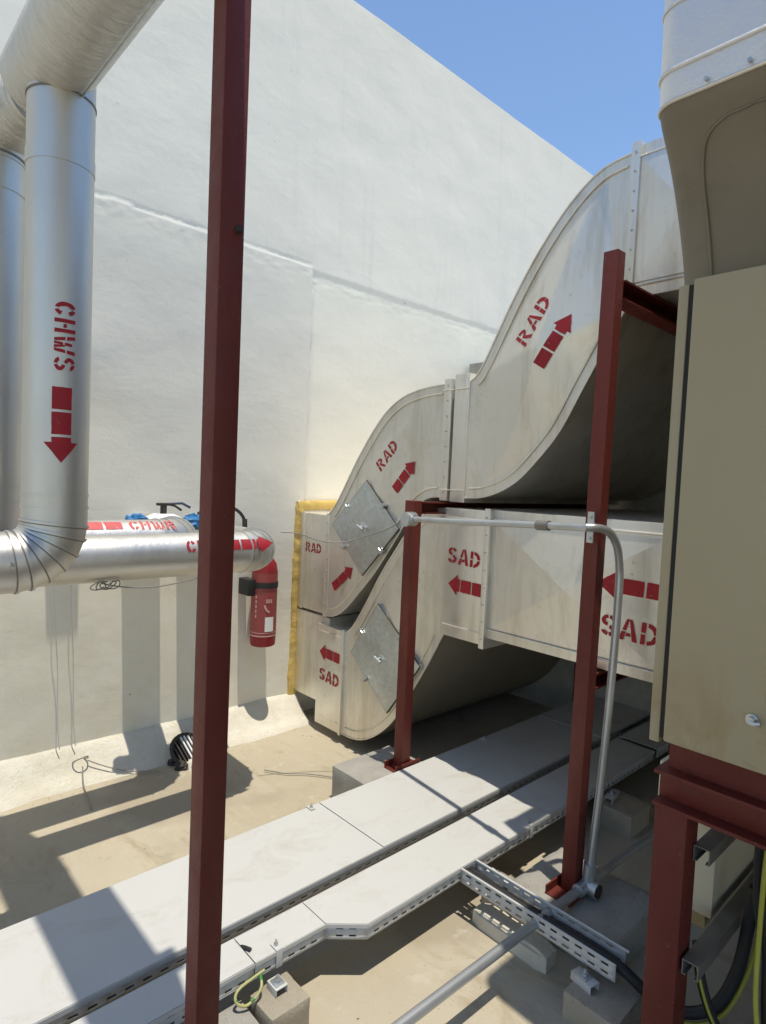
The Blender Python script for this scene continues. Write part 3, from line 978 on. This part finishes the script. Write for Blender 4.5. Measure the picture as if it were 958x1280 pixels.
f2 = empty('duct_support', 'tall dark red steel goalpost frame at the right carrying the rising duct', 'frame', (2.06, 1.11, .115))
P2X, P2Y, PS2 = 2.062, 1.112, .056
pp = hpost(f2, P2X, P2Y, .120, 2.452, PS2)
for v in pp.data.vertices:                       # it leans a little
    if v.co.z > 1:
        v.co.x += .034
channel_beam(f2, P2X + PS2 / 2 + .034, X2, P2Y, 2.284, 2.356, .07)
hpost(f2, X2 - .06, P2Y, 0, 2.284, PS2)
base_channel(f2, P2X + .0, P2Y, .114, .19, .10, .035)
settle(f2)

f3 = empty('duct_cradle', 'low dark red channel under the supply duct, just right of the tall frame post', 'support', (2.7, 1.2, 0))
channel_beam(f3, 2.30, X2, 1.235, .795, .862, .075)
for x in (3.30, X2 - .05):
    hpost(f3, x, 1.235, 0, .795, .06, 'leg')
mb = MB(); mb.box(2.40, 2.9, 1.19, 1.28, .862, .871); mb.build('rubber_pad', 'cabdark', f3)
settle(f3)

# ------------------------------------------------------------------ cable trays
def perf_rail(parent, p0, p1, z0, z1, rows, pitch, sl, sh, t=.0018, name='side_rail', mat='rail'):
    """upright perforated plate from p0 to p1 (x, y), heights z0 to z1"""
    a, b = Vector((*p0, 0)), Vector((*p1, 0))
    L = (b - a).length
    n = max(1, int((L - .02) / pitch))
    off = (L - n * pitch) / 2
    us = [0]
    for i in range(n):
        c = off + (i + .5) * pitch
        us += [c - sl / 2, c + sl / 2]
    us.append(L)
    vs = [z0]
    H = z1 - z0
    for r in range(rows):
        c = z0 + H * (r + 1) / (rows + 1) + (.004 if r else -.004) * (rows > 1)
        vs += [c - sh / 2, c + sh / 2]
    vs.append(z1)
    d = (b - a).normalized()
    mb = MB()
    g = [[mb.bm.verts.new((a.x + d.x * u, a.y + d.y * u, v)) for v in vs] for u in us]
    for i in range(len(us) - 1):
        for j in range(len(vs) - 1):
            if i % 2 == 1 and j % 2 == 1:
                continue
            mb.bm.faces.new((g[i][j], g[i + 1][j], g[i + 1][j + 1], g[i][j + 1]))
    bmesh.ops.delete(mb.bm, geom=[v for v in mb.bm.verts if not v.link_faces], context='VERTS')
    o = mb.build(name, mat, parent, recalc=False)
    sm = o.modifiers.new('thickness', 'SOLIDIFY'); sm.thickness = t; sm.offset = 0
    return o
def cover(parent, poly, z, t=.0025, lip=.014):
    mb = MB()
    mb.prism(poly, 'z', z - t, z)
    # turned-down lips along the long sides
    o = mb.build('cover', 'tray', parent)
    return o
def lip(parent, p0, p1, z, h=.014, t=.002, side=1):
    a, b = Vector((*p0, 0)), Vector((*p1, 0))
    d = (b - a).normalized(); n = Vector((-d.y, d.x, 0)) * t * side
    mb = MB()
    q = [a, b, b + n, a + n]
    v0 = [mb.bm.verts.new((p.x, p.y, z - h)) for p in q]; v1 = [mb.bm.verts.new((p.x, p.y, z)) for p in q]
    mb.bm.faces.new(v0[::-1]); mb.bm.faces.new(v1)
    for i in range(4):
        mb.bm.faces.new((v0[i], v0[(i + 1) % 4], v1[(i + 1) % 4], v1[i]))
    return mb.build('cover_lip', 'tray', parent)
def clip(parent, x, y, z, d=-1, h=.052):
    """hold-down clip with a screw: d = side the strap turns down on"""
    mb = MB()
    mb.box(x - .011, x + .011, min(y, y - d * .035), max(y, y - d * .035), z + .001, z + .0035)
    mb.box(x - .011, x + .011, min(y, y + d * .0025), max(y, y + d * .0025), z - h, z + .0035)
    c = mb.build('hold_down_clip', 'rail', parent, .0008)
    mb = MB(); mb.cyl((x, y - d * .02, z + .003), (x, y - d * .02, z + .010), .007, 10); mb.cyl((x, y - d * .02, z + .010), (x, y - d * .02, z + .020), .0035, 8)
    mb.build('screw', 'galv', c)

TZ, TB = .180, .128
wide = empty('cable_tray', 'wide white covered cable tray crossing the floor, the rear one of two', 'tray', (1.5, 1.87, .1), 'cable trays on the floor')
xs_ = [-1.2, .33, 1.62, 2.49, 3.33, 4.4]
for i in range(len(xs_) - 1):
    dz = .0025 if i == 2 else 0
    cover(wide, [(xs_[i] + .0015, 1.667), (xs_[i + 1] - .0015, 1.667), (xs_[i + 1] - .0015, 2.084), (xs_[i] + .0015, 2.084)], TZ + (.0 if i % 2 else .0015))
lip(wide, (-1.2, 1.665), (4.4, 1.665), TZ - .0005, .016, .002, -1)
lip(wide, (-1.2, 2.084), (4.4, 2.084), TZ - .0005, .016, .002, 1)
perf_rail(wide, (.2, 1.672), (3.6, 1.672), TB, TZ - .004, 2, .05, .025, .007)
perf_rail(wide, (.2, 2.08), (3.6, 2.08), TB, TZ - .004, 2, .05, .025, .007)
mb = MB(); mb.box(-1.2, 4.4, 1.672, 2.08, TB, TB + .002); mb.build('tray_floor', 'rail', wide)
clip(wide, 1.564, 2.086, TZ + .0015, 1); clip(wide, 2.75, 2.086, TZ, 1)
settle(wide)

near = empty('cable_tray', 'narrower white covered cable tray with perforated side, the front one of two', 'tray', (1.5, 1.5, .1), 'cable trays on the floor')
yb = 1.607
pl = [[(-1.2, 1.484), (.938, 1.484), (.938, yb), (-1.2, yb)], [(.942, 1.484), (1.195, 1.480), (1.195, yb), (.942, yb)],
      [(1.197, 1.480), (1.30, 1.394), (2.36, 1.392), (2.36, yb), (1.197, yb)], [(2.363, 1.392), (3.40, 1.392), (3.40, yb), (2.363, yb)], [(3.44, 1.392), (4.4, 1.392), (4.4, yb), (3.44, yb)]]
for i, q in enumerate(pl):
    cover(near, q, TZ - (.0 if i != 1 else .0012))
for a, c in (((-1.2, 1.482), (.938, 1.482)), ((.942, 1.482), (1.196, 1.478)), ((1.196, 1.478), (1.299, 1.392)), ((1.299, 1.392), (3.40, 1.390)), ((3.44, 1.39), (4.4, 1.39))):
    lip(near, a, c, TZ - .0006, .012, .002, -1)
    perf_rail(near, (a[0], a[1] + .003), (c[0], c[1] + .003), TB, TZ - .003, 2, .042, .022, .0065)
lip(near, (-1.2, yb), (4.4, yb), TZ - .0006, .014, .002, 1)
perf_rail(near, (.2, yb - .003), (3.6, yb - .003), TB, TZ - .003, 2, .05, .025, .007)
mb = MB(); mb.prism([(-1.2, 1.486), (1.197, 1.483), (1.30, 1.397), (4.4, 1.395), (4.4, yb - .004), (-1.2, yb - .004)], 'z', TB, TB + .002); mb.build('tray_floor', 'rail', near)
clip(near, 1.022, 1.480, TZ); clip(near, 2.215, 1.390, TZ)
# bare end of the cable seen through the open joint
mb = MB(); mb.tube([(.943, 1.60, .16), (.945, 1.55, .183), (.953, 1.53, .184)], .006, 8); mb.build('joint_gap_cable', 'black', near)
settle(near)

br = empty('branch_tray', 'short uncovered perforated tray branching off toward the cabinet, with black cables inside', 'tray', (1.8, 1.1, .1))
perf_rail(br, (1.757, 1.388), (1.762, .79), TB, TZ, 2, .044, .024, .0075)
perf_rail(br, (1.842, 1.388), (1.846, .80), TB, TZ, 2, .044, .024, .0075)
for x in (1.757, 1.842):
    mb = MB(); mb.tube([(x, 1.388, TZ), (x + .004, .79, TZ)], .004, 8); mb.build('rolled_rim', 'rail', br)
mb = MB()
for i in range(15):
    y = .80 + i * .04
    mb.box(1.760, 1.842, y, y + .012, TB, TB + .0018)
for x in (1.760, 1.786, 1.812, 1.836):
    mb.box(x, x + .009, .80, 1.385, TB - .0008, TB + .0012)
mb.build('tray_floor', 'rail', br)
settle(br)

def cable(label, pts, r, mat, extra=None, name='cable', group=None, cat='cable', n=8):
    mb = MB(); mb.tube(catmull(pts, n), r, 12)
    o = tag(mb.build(name, mat), label, cat, group)
    return o
cable('thick black cable leaving the branch tray and looping up under the cabinet', [(1.79, 1.40, .150), (1.798, 1.2, .148), (1.802, .95, .150), (1.806, .80, .148), (1.83, .72, .105), (1.86, .64, .085), (1.90, .56, .13), (1.94, .52, .24), (1.96, .505, .38), (1.95, .49, .50)], .017, 'black')
cable('second black cable lying in the branch tray', [(1.822, 1.39, .146), (1.818, 1.2, .144), (1.828, .95, .146), (1.826, .81, .144)], .011, 'black')
cable('yellow-green earth wire following the thick looping cable', [(1.845, .68, .064), (1.87, .60, .068), (1.91, .535, .125), (1.955, .495, .25), (1.975, .48, .40), (1.96, .47, .52)], .006, 'yellow')
cable('black cable dropping from the strut with a blue tape mark', [(1.80, .585, .36), (1.79, .565, .27), (1.80, .53, .17), (1.83, .485, .095), (1.88, .44, .06), (1.98, .38, .03)], .013, 'black')
cable('thin yellow wire hanging beside the taped cable', [(1.785, .585, .36), (1.777, .562, .27), (1.787, .53, .18), (1.815, .488, .11)], .004, 'yellow')
tp = MB(); tp.tube([(1.815, .508, .127), (1.835, .480, .094)], .0145, 12)
tag(tp.build('tape_band', 'blue'), 'blue tape band around the dropping black cable', 'tape')
cable('thick black cable rising at the right edge under the cabinet', [(1.76, .34, -.002), (1.77, .375, .15), (1.79, .40, .30), (1.83, .415, .48), (1.84, .415, .66), (1.86, .41, .84)], .021, 'black')
cable('yellow-green wire climbing along the right-hand black cable', [(1.735, .365, .002), (1.742, .395, .16), (1.762, .425, .31), (1.80, .438, .46), (1.81, .438, .66), (1.82, .43, .84)], .0065, 'yellow')
cable('small black cable at the right edge behind the yellow wire', [(1.88, .47, .86), (1.88, .472, .66), (1.87, .465, .52), (1.86, .44, .40)], .012, 'black')
cable('black cable hanging in a deep loop behind the right-hand yellow wire', [(1.98, .50, .80), (1.97, .47, .55), (1.92, .44, .30), (1.90, .41, .12), (1.94, .36, .03), (2.1, .30, .012)], .015, 'black')
cable('thin black cable slung along the lower strut arm', [(1.70, .585, .34), (1.85, .585, .325), (2.05, .58, .33), (2.3, .58, .345)], .009, 'black')
cable('black cable on the roof floor below the cabinet', [(1.86, .64, .012), (1.80, .52, .012), (1.86, .40, .012), (2.05, .33, .012)], .014, 'black')
lp = cable('pale yellow-green earth lead looped below the front cable tray joint', [(.955, 1.475, .140), (.945, 1.452, .128), (.925, 1.445, .112), (.895, 1.447, .100), (.872, 1.455, .110), (.868, 1.466, .124), (.885, 1.474, .136), (.93, 1.477, .142), (.97, 1.478, .146)], .0042, 'sheath', name='earth_lead')
tb_ = MB()
for p, q in (((.868, 1.463, .120), (.870, 1.459, .114)), ((.918, 1.445, .110), (.908, 1.446, .106)), ((.955, 1.475, .140), (.950, 1.462, .134))):
    tb_.tube([p, q], .0048, 8)
tb_.build('green_stripe', 'greenst', lp)

# strut brackets bolted on the blocks
def strut_foot(label, x, y, z, ang, L=.07):
    e = empty('strut_bracket', label, 'bracket', (x, y, z), 'strut brackets on blocks')
    e.rotation_euler = (0, 0, R(ang))
    w, h, t = .041, .026, .003
    mb = MB()
    mb.box(-L / 2, L / 2, -w / 2, w / 2, h - t, h)
    mb.box(-L / 2, L / 2, -w / 2, -w / 2 + t, 0, h - t)
    mb.box(-L / 2, L / 2, w / 2 - t, w / 2, 0, h - t)
    mb.build('channel', 'rail', e, .0012)
    mb = MB(); mb.box(-.016, .016, -.016, .016, h, h + .004); mb.build('square_washer', 'galv', e, .001)
    mb = MB(); mb.cyl((0, 0, h + .004), (0, 0, h + .012), .010, 6); mb.build('nut', 'galv', e)
    mb = MB(); mb.cyl((0, 0, h + .012), (0, 0, h + .022), .005, 8); mb.build('stud', 'galv', e)
    return e
strut_foot('strut bracket with nut on the narrow block under the front tray', .995, 1.445, .090, 90, .05)
strut_foot('strut bracket with nut on the block under the branch tray end', 1.735, .872, .083, 80, .075)
strut_foot('strut bracket lying beside the branch tray on the large block edge', 1.925, 1.345, .078, 78, .10)
block('low grout pad under the strut bracket between tray and large block', 1.88, 2.0, 1.30, 1.385, .078, 'conc', 12)
strut_foot('strut bracket in the shade on the small block by the cabinet', 2.86, 1.36, .098, 10, .12)

# ------------------------------------------------------------------ conduit run
cd = empty('conduit', 'galvanised conduit rising from a floor tee, bending across to a round box', 'conduit', (2.08, 1.06, .1))
CR, LR = .0148, .0160
b = MB(); b.cyl((-1.5, 1.135, .150), (2.03, 1.066, .150), LR, 24); b.build('floor_run', 'pvc', cd)
b = MB(); b.cyl((2.12, 1.064, .150), (4.2, 1.02, .150), LR * .9, 24); b.build('floor_run', 'pvc', cd)
b = MB(); b.cyl((2.025, 1.066, .150), (2.13, 1.063, .150), LR + .007, 24); b.build('tee_barrel', 'pvc', cd)
b = MB(); b.tube([(2.085, 1.075, .150), (2.085, 1.018, .148)], .030, 24); b.build('tee_box', 'pvc', cd)
b = MB(); b.cyl((2.085, 1.0195, .148), (2.085, 1.0145, .148), .024, 24); b.build('tee_opening', 'cabdark', cd)
b = MB(); b.cyl((2.085, 1.058, .165), (2.085, 1.056, .235), .022, 20); b.build('coupling', 'pvc', cd)
vx = [(2.086, 1.056, .20), (2.120, 1.050, .55), (2.150, 1.048, 1.0), (2.158, 1.048, 1.25), (2.154, 1.050, 1.33), (2.135, 1.052, 1.395), (2.10, 1.056, 1.440), (2.06, 1.062, 1.462), (2.01, 1.075, 1.470), (1.985, 1.10, 1.470)]
b = MB(); b.tube(catmull(vx, 7), CR, 18); b.build('vertical_run', 'pvc', cd)
hA, hB = Vector((1.99, 1.09, 1.470)), Vector((2.105, 2.08, 1.425))
b = MB(); b.tube([hA, hA.lerp(hB, .3), hA.lerp(hB, .6) - Vector((0, 0, .002)), hB], CR * .92, 18); b.build('horizontal_run', 'pvc', cd)
k = (hB - hA).normalized()
c0 = hA.lerp(hB, .20)
b = MB(); b.cyl(c0 - k * .028, c0 + k * .028, CR + .004, 18); b.build('coupling', 'strut', cd)
b = MB(); b.cyl((2.140, 2.095, 1.423), (2.082, 2.095, 1.423), .036, 28); jbx = b.build('junction_box', 'galv', cd, .003)
b = MB(); b.cyl((2.082, 2.095, 1.423), (2.078, 2.095, 1.423), .030, 28); b.build('lid', 'pvc', jbx)
b = MB(); b.cyl((2.105, 2.078, 1.424), (2.103, 2.05, 1.426), .021, 18); b.build('coupling', 'pvc', cd)
b = MB(); b.box(2.018, 2.026, 1.088, 1.112, 1.415, 1.525); b.cyl((2.018, 1.10, 1.432), (2.010, 1.10, 1.432), .006, 8); b.cyl((2.018, 1.10, 1.508), (2.010, 1.10, 1.508), .006, 8); b.build('saddle_clip', 'galv', cd)
settle(cd)

# slack wire from the round box to the pipes, and the lead tied under the front pipe
cable('thin slack grey wire from the round conduit box to the pipe elbow', [(2.09, 2.12, 1.418), (2.09, 2.23, 1.362), (2.06, 2.36, 1.315), (1.98, 2.44, 1.280), (1.88, 2.50, 1.285), (1.78, 2.55, 1.320), (1.70, 2.585, 1.325)], .0028, 'wire', name='wire', cat='wire')
mb = MB()
mb.tube(catmull([(.83, 2.535, 1.147), (.86, 2.515, 1.139), (.91, 2.51, 1.128), (.98, 2.505, 1.12), (1.06, 2.505, 1.12), (1.15, 2.505, 1.13), (1.24, 2.505, 1.145), (1.31, 2.515, 1.165)], 7), .003, 8)
for q in range(4):
    pts = [(.82 + .018 * q + .03 * math.cos(a * .9 + q), 2.525 + .008 * math.sin(a * 2), 1.138 + .016 * math.sin(a + q)) for a in range(7)]
    mb.tube(catmull(pts, 4), .0025, 6)
tag(mb.build('wire', 'wire'), 'thin dark wire coil tied under the front pipe, trailing right', 'wire')
# coil of wire at the foot of the wall
mb = MB()
ring = [(1.0 + .036 * math.cos(a * .7), 3.30 + .036 * math.sin(a * .7), .098 + .004 * math.sin(a) - .38 * (3.30 - 3.30 - .036 * math.sin(a * .7)) * -1.6) for a in range(10)]
mb.tube(catmull(ring, 5), .0035, 8)
mb.tube(catmull([(1.0, 3.265, .075), (.985, 3.20, .02), (.965, 3.08, .006), (.945, 2.95, .004)], 6), .003, 8)
mb.tube(catmull([(1.03, 3.29, .09), (1.10, 3.25, .055), (1.20, 3.20, .018), (1.34, 3.12, .006)], 6), .003, 8)
tag(mb.build('wire_coil', 'wire'), 'small ring of loose wire lying at the foot of the wall', 'wire')
cable('thin wire lying on the sunlit floor near the block', [(1.79, 2.80, .004), (1.86, 2.70, .003), (1.95, 2.62, .004), (2.03, 2.52, .003), (2.10, 2.42, .003)], .003, 'wire', name='wire', cat='wire')

# ------------------------------------------------------------------ fire extinguisher
EX, EY, ER = 2.055, 3.285, .079
ex = empty('fire_extinguisher', 'red fire extinguisher with black strap and white sticker hanging below the pipe elbow', 'extinguisher', (EX, EY, .545))
b = MB(); b.tube([(EX, EY, .545), (EX, EY, .552), (EX, EY, .575), (EX, EY, 1.01), (EX, EY, 1.06), (EX, EY, 1.10), (EX, EY, 1.132)], ER, 36, True, [ER * .86, ER * .97, ER, ER, ER * .88, ER * .55, ER * .3])
b.build('cylinder', 'ext', ex)
b = MB(); b.tube([(EX, EY, .622), (EX, EY, 1.005)], ER + .001, 36, False); b.build('printed_sleeve', 'extp', ex)
b = MB(); b.tube([(EX, EY, .612), (EX, EY, .620)], ER + .0015, 36, False); b.tube([(EX, EY, .634), (EX, EY, .638)], ER + .0015, 36, False); b.build('sleeve_edge', 'extl', ex)
b = MB(); b.tube([(EX, EY, .912), (EX, EY, .948)], ER + .005, 36); b.build('strap', 'black', ex)
b = MB(); b.box(EX - .125, EX - .070, EY - .02, EY + .10, .865, .965); b.build('bracket_box', 'black', ex, .004)
def on_ext(th0, zc, rr=.003):
    return lambda a, bb: Vector((EX + (ER + rr) * math.sin(th0 + a / ER), EY - (ER + rr) * math.cos(th0 + a / ER), zc + bb))
paint('sticker', [[(-.028, -.045), (.028, -.045), (.028, .045), (-.028, .045)]], on_ext(R(-5), .690), 'white', ex, 4)
paint('logo_mark', _arc(0, 0, .045, .06, .012, 190, 260, 8), on_ext(R(0), .82), 'extl', ex)
# faint runs of print on the sleeve, too small to read in the picture
runs = []
for i in range(5):
    runs.append([(-.004, -.07 + i * .03), (.006, -.07 + i * .03), (.006, -.05 + i * .03), (-.004, -.05 + i * .03)])
paint('small_print', runs, on_ext(R(-68), .80), 'extl', ex)
paint('small_print', [[(-.02 + i * .014, -.012), (-.011 + i * .014, -.012), (-.011 + i * .014, .012), (-.02 + i * .014, .012)] for i in range(3)], on_ext(R(-8), .835), 'extl', ex)
b = MB(); b.cyl((EX, EY, 1.13), (EX, EY, 1.17), .02, 16); b.box(EX - .06, EX + .02, EY - .012, EY + .012, 1.16, 1.178); b.build('valve_head', 'black', ex)
b = MB(); b.box(EX - .012, EX + .012, EY + ER - .004, 3.40, .90, .96); b.build('wall_hook', 'iron', ex)
settle(ex)

# ------------------------------------------------------------------ roof drain
dr = empty('roof_drain', 'rusty black roof drain grating tilted against the cove below the pipes', 'drain', (1.5, 3.14, 0))
rot = Matrix.Translation((1.515, 3.165, .062)) @ Matrix.Rotation(R(48), 4, 'X') @ Matrix.Rotation(R(14), 4, 'Z')
def put(mb):
    mb.bm.transform(rot); return mb
b = MB(); b.tube([(.085 * math.cos(a * math.pi / 12), .085 * math.sin(a * math.pi / 12), 0) for a in range(25)], .012, 8, False); put(b).build('rim', 'iron', dr)
for i in range(7):
    x = -.06 + i * .02
    h = math.sqrt(.085 ** 2 - x * x)
    b = MB(); b.box(x - .004, x + .004, -h, h, -.006, .008); put(b).build('bar', 'white' if i > 2 else 'iron', dr)
b = MB(); b.tube([(0, 0, -.07), (0, 0, -.012)], .08, 20, True, [.05, .082]); put(b).build('bowl', 'iron', dr)
for q, (lx, ly, lr) in enumerate(((1.53, 3.075, .05), (1.455, 3.10, .035), (1.58, 3.10, .04), (1.44, 3.17, .03), (1.60, 3.16, .035))):
    b = MB()
    bmesh.ops.create_icosphere(b.bm, subdivisions=3, radius=1)
    for v in b.bm.verts:
        k_ = 1 + .5 * noise.noise(v.co * 2.1 + Vector((q * 5, 0, 0))) + .25 * noise.noise(v.co * 6)
        v.co = Vector((lx + v.co.x * lr * k_, ly + v.co.y * lr * k_, .006 + v.co.z * lr * .7 * k_))
    b.build('mortar_lump', 'cove' if q % 2 == 0 else 'iron', dr, ang=50)
settle(dr)

# ------------------------------------------------------------------ air handler at the right
XC, YC = 1.65, .69
ah = empty('air_handler_cabinet', 'large beige metal cabinet with a flush door at the right edge', 'cabinet', (2.1, -.3, .93))
b = MB(); b.box(XC + .012, 3.85, -2.4, YC, .955, 2.140); b.build('casing', 'cab', ah, .006)
b = MB(); b.box(XC + .004, XC + .03, .667, YC + .004, .935, 2.142); b.build('corner_post', 'cab', ah, .005)
b = MB(); b.box(XC - .010, XC + .013, -.35, .652, .948, 2.150); dd = b.build('door', 'cab', ah, .008)
b = MB(); b.box(XC + .008, XC + .014, .650, .669, .95, 2.14); b.build('door_gasket', 'cabdark', ah)
b = MB(); b.cyl((XC - .010, .447, 1.073), (XC - .016, .447, 1.073), .014, 20); b.cyl((XC - .016, .447, 1.073), (XC - .030, .447, 1.073), .009, 12); b.tube([(XC - .026, .447, 1.073), (XC - .028, .44, 1.068), (XC - .028, .425, 1.071)], .006, 8); b.build('latch', 'galv', dd)
settle(ah)
bf = empty('base_frame', 'dark red steel base frame with legs and strut arms under the beige cabinet', 'frame', (1.7, .6, 0))
def ibeam(x, y0, y1, z0, z1, w, tf=.010, tw=.010, nm='beam'):
    mb = MB()
    mb.box(x - w / 2, x + w / 2, y0, y1, z1 - tf, z1); mb.box(x - w / 2, x + w / 2, y0, y1, z0, z0 + tf)
    mb.box(x - tw / 2, x + tw / 2, y0, y1, z0 + tf, z1 - tf)
    return mb.build(nm, 'red', bf, .0015)
ibeam(1.705, -1.9, .675, .765, .862, .10)
ibeam(3.70, -1.9, .675, .765, .862, .10)
b = MB(); b.box(1.70, 3.80, -2.3, .655, .862, .955); b.build('plinth', 'red', bf)
for x, y in ((1.70, .625), (3.70, .625), (1.70, -1.2), (3.70, -1.2)):
    b = MB(); b.box(x - .042, x + .042, y - .042, y + .042, -.006, .765); b.build('leg', 'red', bf, .004)
def strut_arm(x0, x1, y, z, s=.041, t=.0028):
    mb = MB()
    mb.box(x0, x1, y - s / 2, y + s / 2, z + s / 2 - t, z + s / 2)
    mb.box(x0, x1, y - s / 2, y - s / 2 + t, z - s / 2, z + s / 2 - t)
    mb.box(x0, x1, y + s / 2 - t, y + s / 2, z - s / 2, z + s / 2 - t)
    mb.box(x0, x1, y - s / 2 + t, y - s / 2 + .010, z - s / 2, z - s / 2 + t)
    mb.box(x0, x1, y + s / 2 - .010, y + s / 2 - t, z - s / 2, z - s / 2 + t)
    return mb.build('strut_arm', 'strut', bf)
strut_arm(1.71, 2.36, .560, .655); strut_arm(1.67, 2.50, .555, .365)
settle(bf)
lc = empty('lower_casing', 'pale beige panel box hanging behind the red leg under the cabinet', 'cabinet', (2.3, .6, .34))
b = MB(); b.box(1.95, 2.34, .600, .778, .345, .764); b.build('panel_box', 'pale', lc, .004)
b = MB(); b.box(1.96, 2.30, .62, .76, .30, .345); b.build('drain_tray', 'cab', lc)
settle(lc)
# plenum duct leaning out over the cabinet top
pm = empty('plenum_duct', 'embossed foil duct swelling out above the beige cabinet, dark underneath', 'duct', (1.9, .3, 2.14))
prof = [(1.735, 2.128), (1.722, 2.19), (1.690, 2.27), (1.648, 2.35), (1.600, 2.425), (1.560, 2.475), (1.527, 2.512), (1.512, 2.54)]
yA, yB, CRN = .727, -1.6, .055
def plan(x, z, r=CRN):
    pts = [(x, yB + (yA - r - yB) * i / 10) for i in range(10)]
    for i in range(9):
        a = math.pi / 2 * i / 8
        pts.append((x + r - r * math.cos(a), yA - r + r * math.sin(a)))
    pts += [(2.4, yA), (3.8, yA), (3.8, yB)]
    return [Vector((p[0], p[1], z)) for p in pts]
def loft(levels, mat, name):
    mb = MB()
    g = [[mb.bm.verts.new(p) for p in plan(x, z)] for x, z in levels]
    n = len(g[0])
    for i in range(len(g) - 1):
        for j in range(n):
            mb.bm.faces.new((g[i][j], g[i][(j + 1) % n], g[i + 1][(j + 1) % n], g[i + 1][j]))
    if name == 'hood':
        mb.bm.faces.new(g[-1])
    return mb.build(name, mat, pm, ang=35)
uprof = [(p.x, p.z) for p in catmull([(x, 0, z) for x, z in prof], 3)]
loft(uprof, 'shade_dull', 'underside')
loft([(1.512, 2.54), (1.505, 2.60), (1.498, 2.80), (1.494, 2.82)], 'foil', 'hood')
mb = MB(); mb.tube([p - Vector((.002, 0, 0)) for p in plan(1.512, 2.541)[:-2]], .005, 8); mb.build('lock_edge', 'duct', pm)
mb = MB(); mb.tube([p - Vector((.002, 0, 0)) for p in plan(1.504, 2.612)[:-2]], .005, 8); mb.build('standing_seam', 'foil', pm)
mb = MB(); mb.tube([p - Vector((.002, 0, 0)) for p in plan(1.499, 2.76)[:-2]], .003, 8); mb.build('sheet_lap', 'foil', pm)
for i in range(9):
    mb = MB(); y = .60 - i * .09; mb.cyl((1.506, y, 2.556), (1.500, y, 2.556), .005, 8); mb.build('rivet', 'galv', pm)
mb = MB(); mb.tube(catmull([(1.735, .640, 2.14), (1.68, .640, 2.28), (1.62, .638, 2.39), (1.575, .62, 2.452), (1.555, .58, 2.478), (1.550, .52, 2.484), (1.550, .3, 2.485), (1.55, -1.5, 2.485)], 6), .0035, 8); mb.build('standing_seam', 'shade_dull', pm)
settle(pm)

# ------------------------------------------------------------------ unseen blockers, added to deepen the shade and cut bounce light
cp = empty('added_shade_deck', 'unseen flat canopy added over the viewpoint for its shade', 'canopy', (-2, -3, 0))
b = MB(); b.box(-1.6, 1.40, -3.3, .28, 3.62, 3.72); b.build('shade_deck', 'red', cp)  # added deck, unseen: keeps sun and sky off the near floor and cabinet
for x, y in ((-1.5, .2), (-1.5, -3.2), (1.34, -3.2)):
    b = MB(); b.box(x - .05, x + .05, y - .05, y + .05, -.006, 3.62); b.build('column', 'red', cp)
settle(cp)
pr_ = empty('added_light_block', 'unseen concrete block added behind the ducts to shut out light', 'light blocker', (5.5, 0, 0))
b = MB(); b.box(3.975, 7.5, -6, 3.33, -.05, 2.6); b.build('wall', 'conc', pr_)  # added block, unseen: keeps light from coming in behind the ducts
settle(pr_)


# loose grit and crumbs of mortar on the roof
gb = MB()
rg = random.Random(3)
for i in range(900):
    x, y = rg.uniform(.2, 2.4), rg.choice((rg.uniform(.8, 1.45), rg.uniform(2.1, 3.25), rg.gauss(3.12, .06)))
    if y > 3.22:
        continue
    r = .0012 + .0035 * rg.random() ** 3
    z = fz(x, y) if 0 < y < 3.5 else -.006
    q = [Vector((x + rg.uniform(-1, 1) * r * 1.3, y + rg.uniform(-1, 1) * r * 1.3, z + k * r)) for k in (-.2, -.2, -.2, 1.3)]
    if (q[1] - q[0]).cross(q[2] - q[0]).length < 1e-8:
        continue
    v = [gb.bm.verts.new(p) for p in q]
    for f in ((0, 1, 2), (0, 1, 3), (1, 2, 3), (2, 0, 3)):
        gb.bm.faces.new([v[k] for k in f])
tag(gb.build('grit', 'conc_b', ang=5), 'loose grit and mortar crumbs scattered on the roof floor', 'grit', kind='stuff')
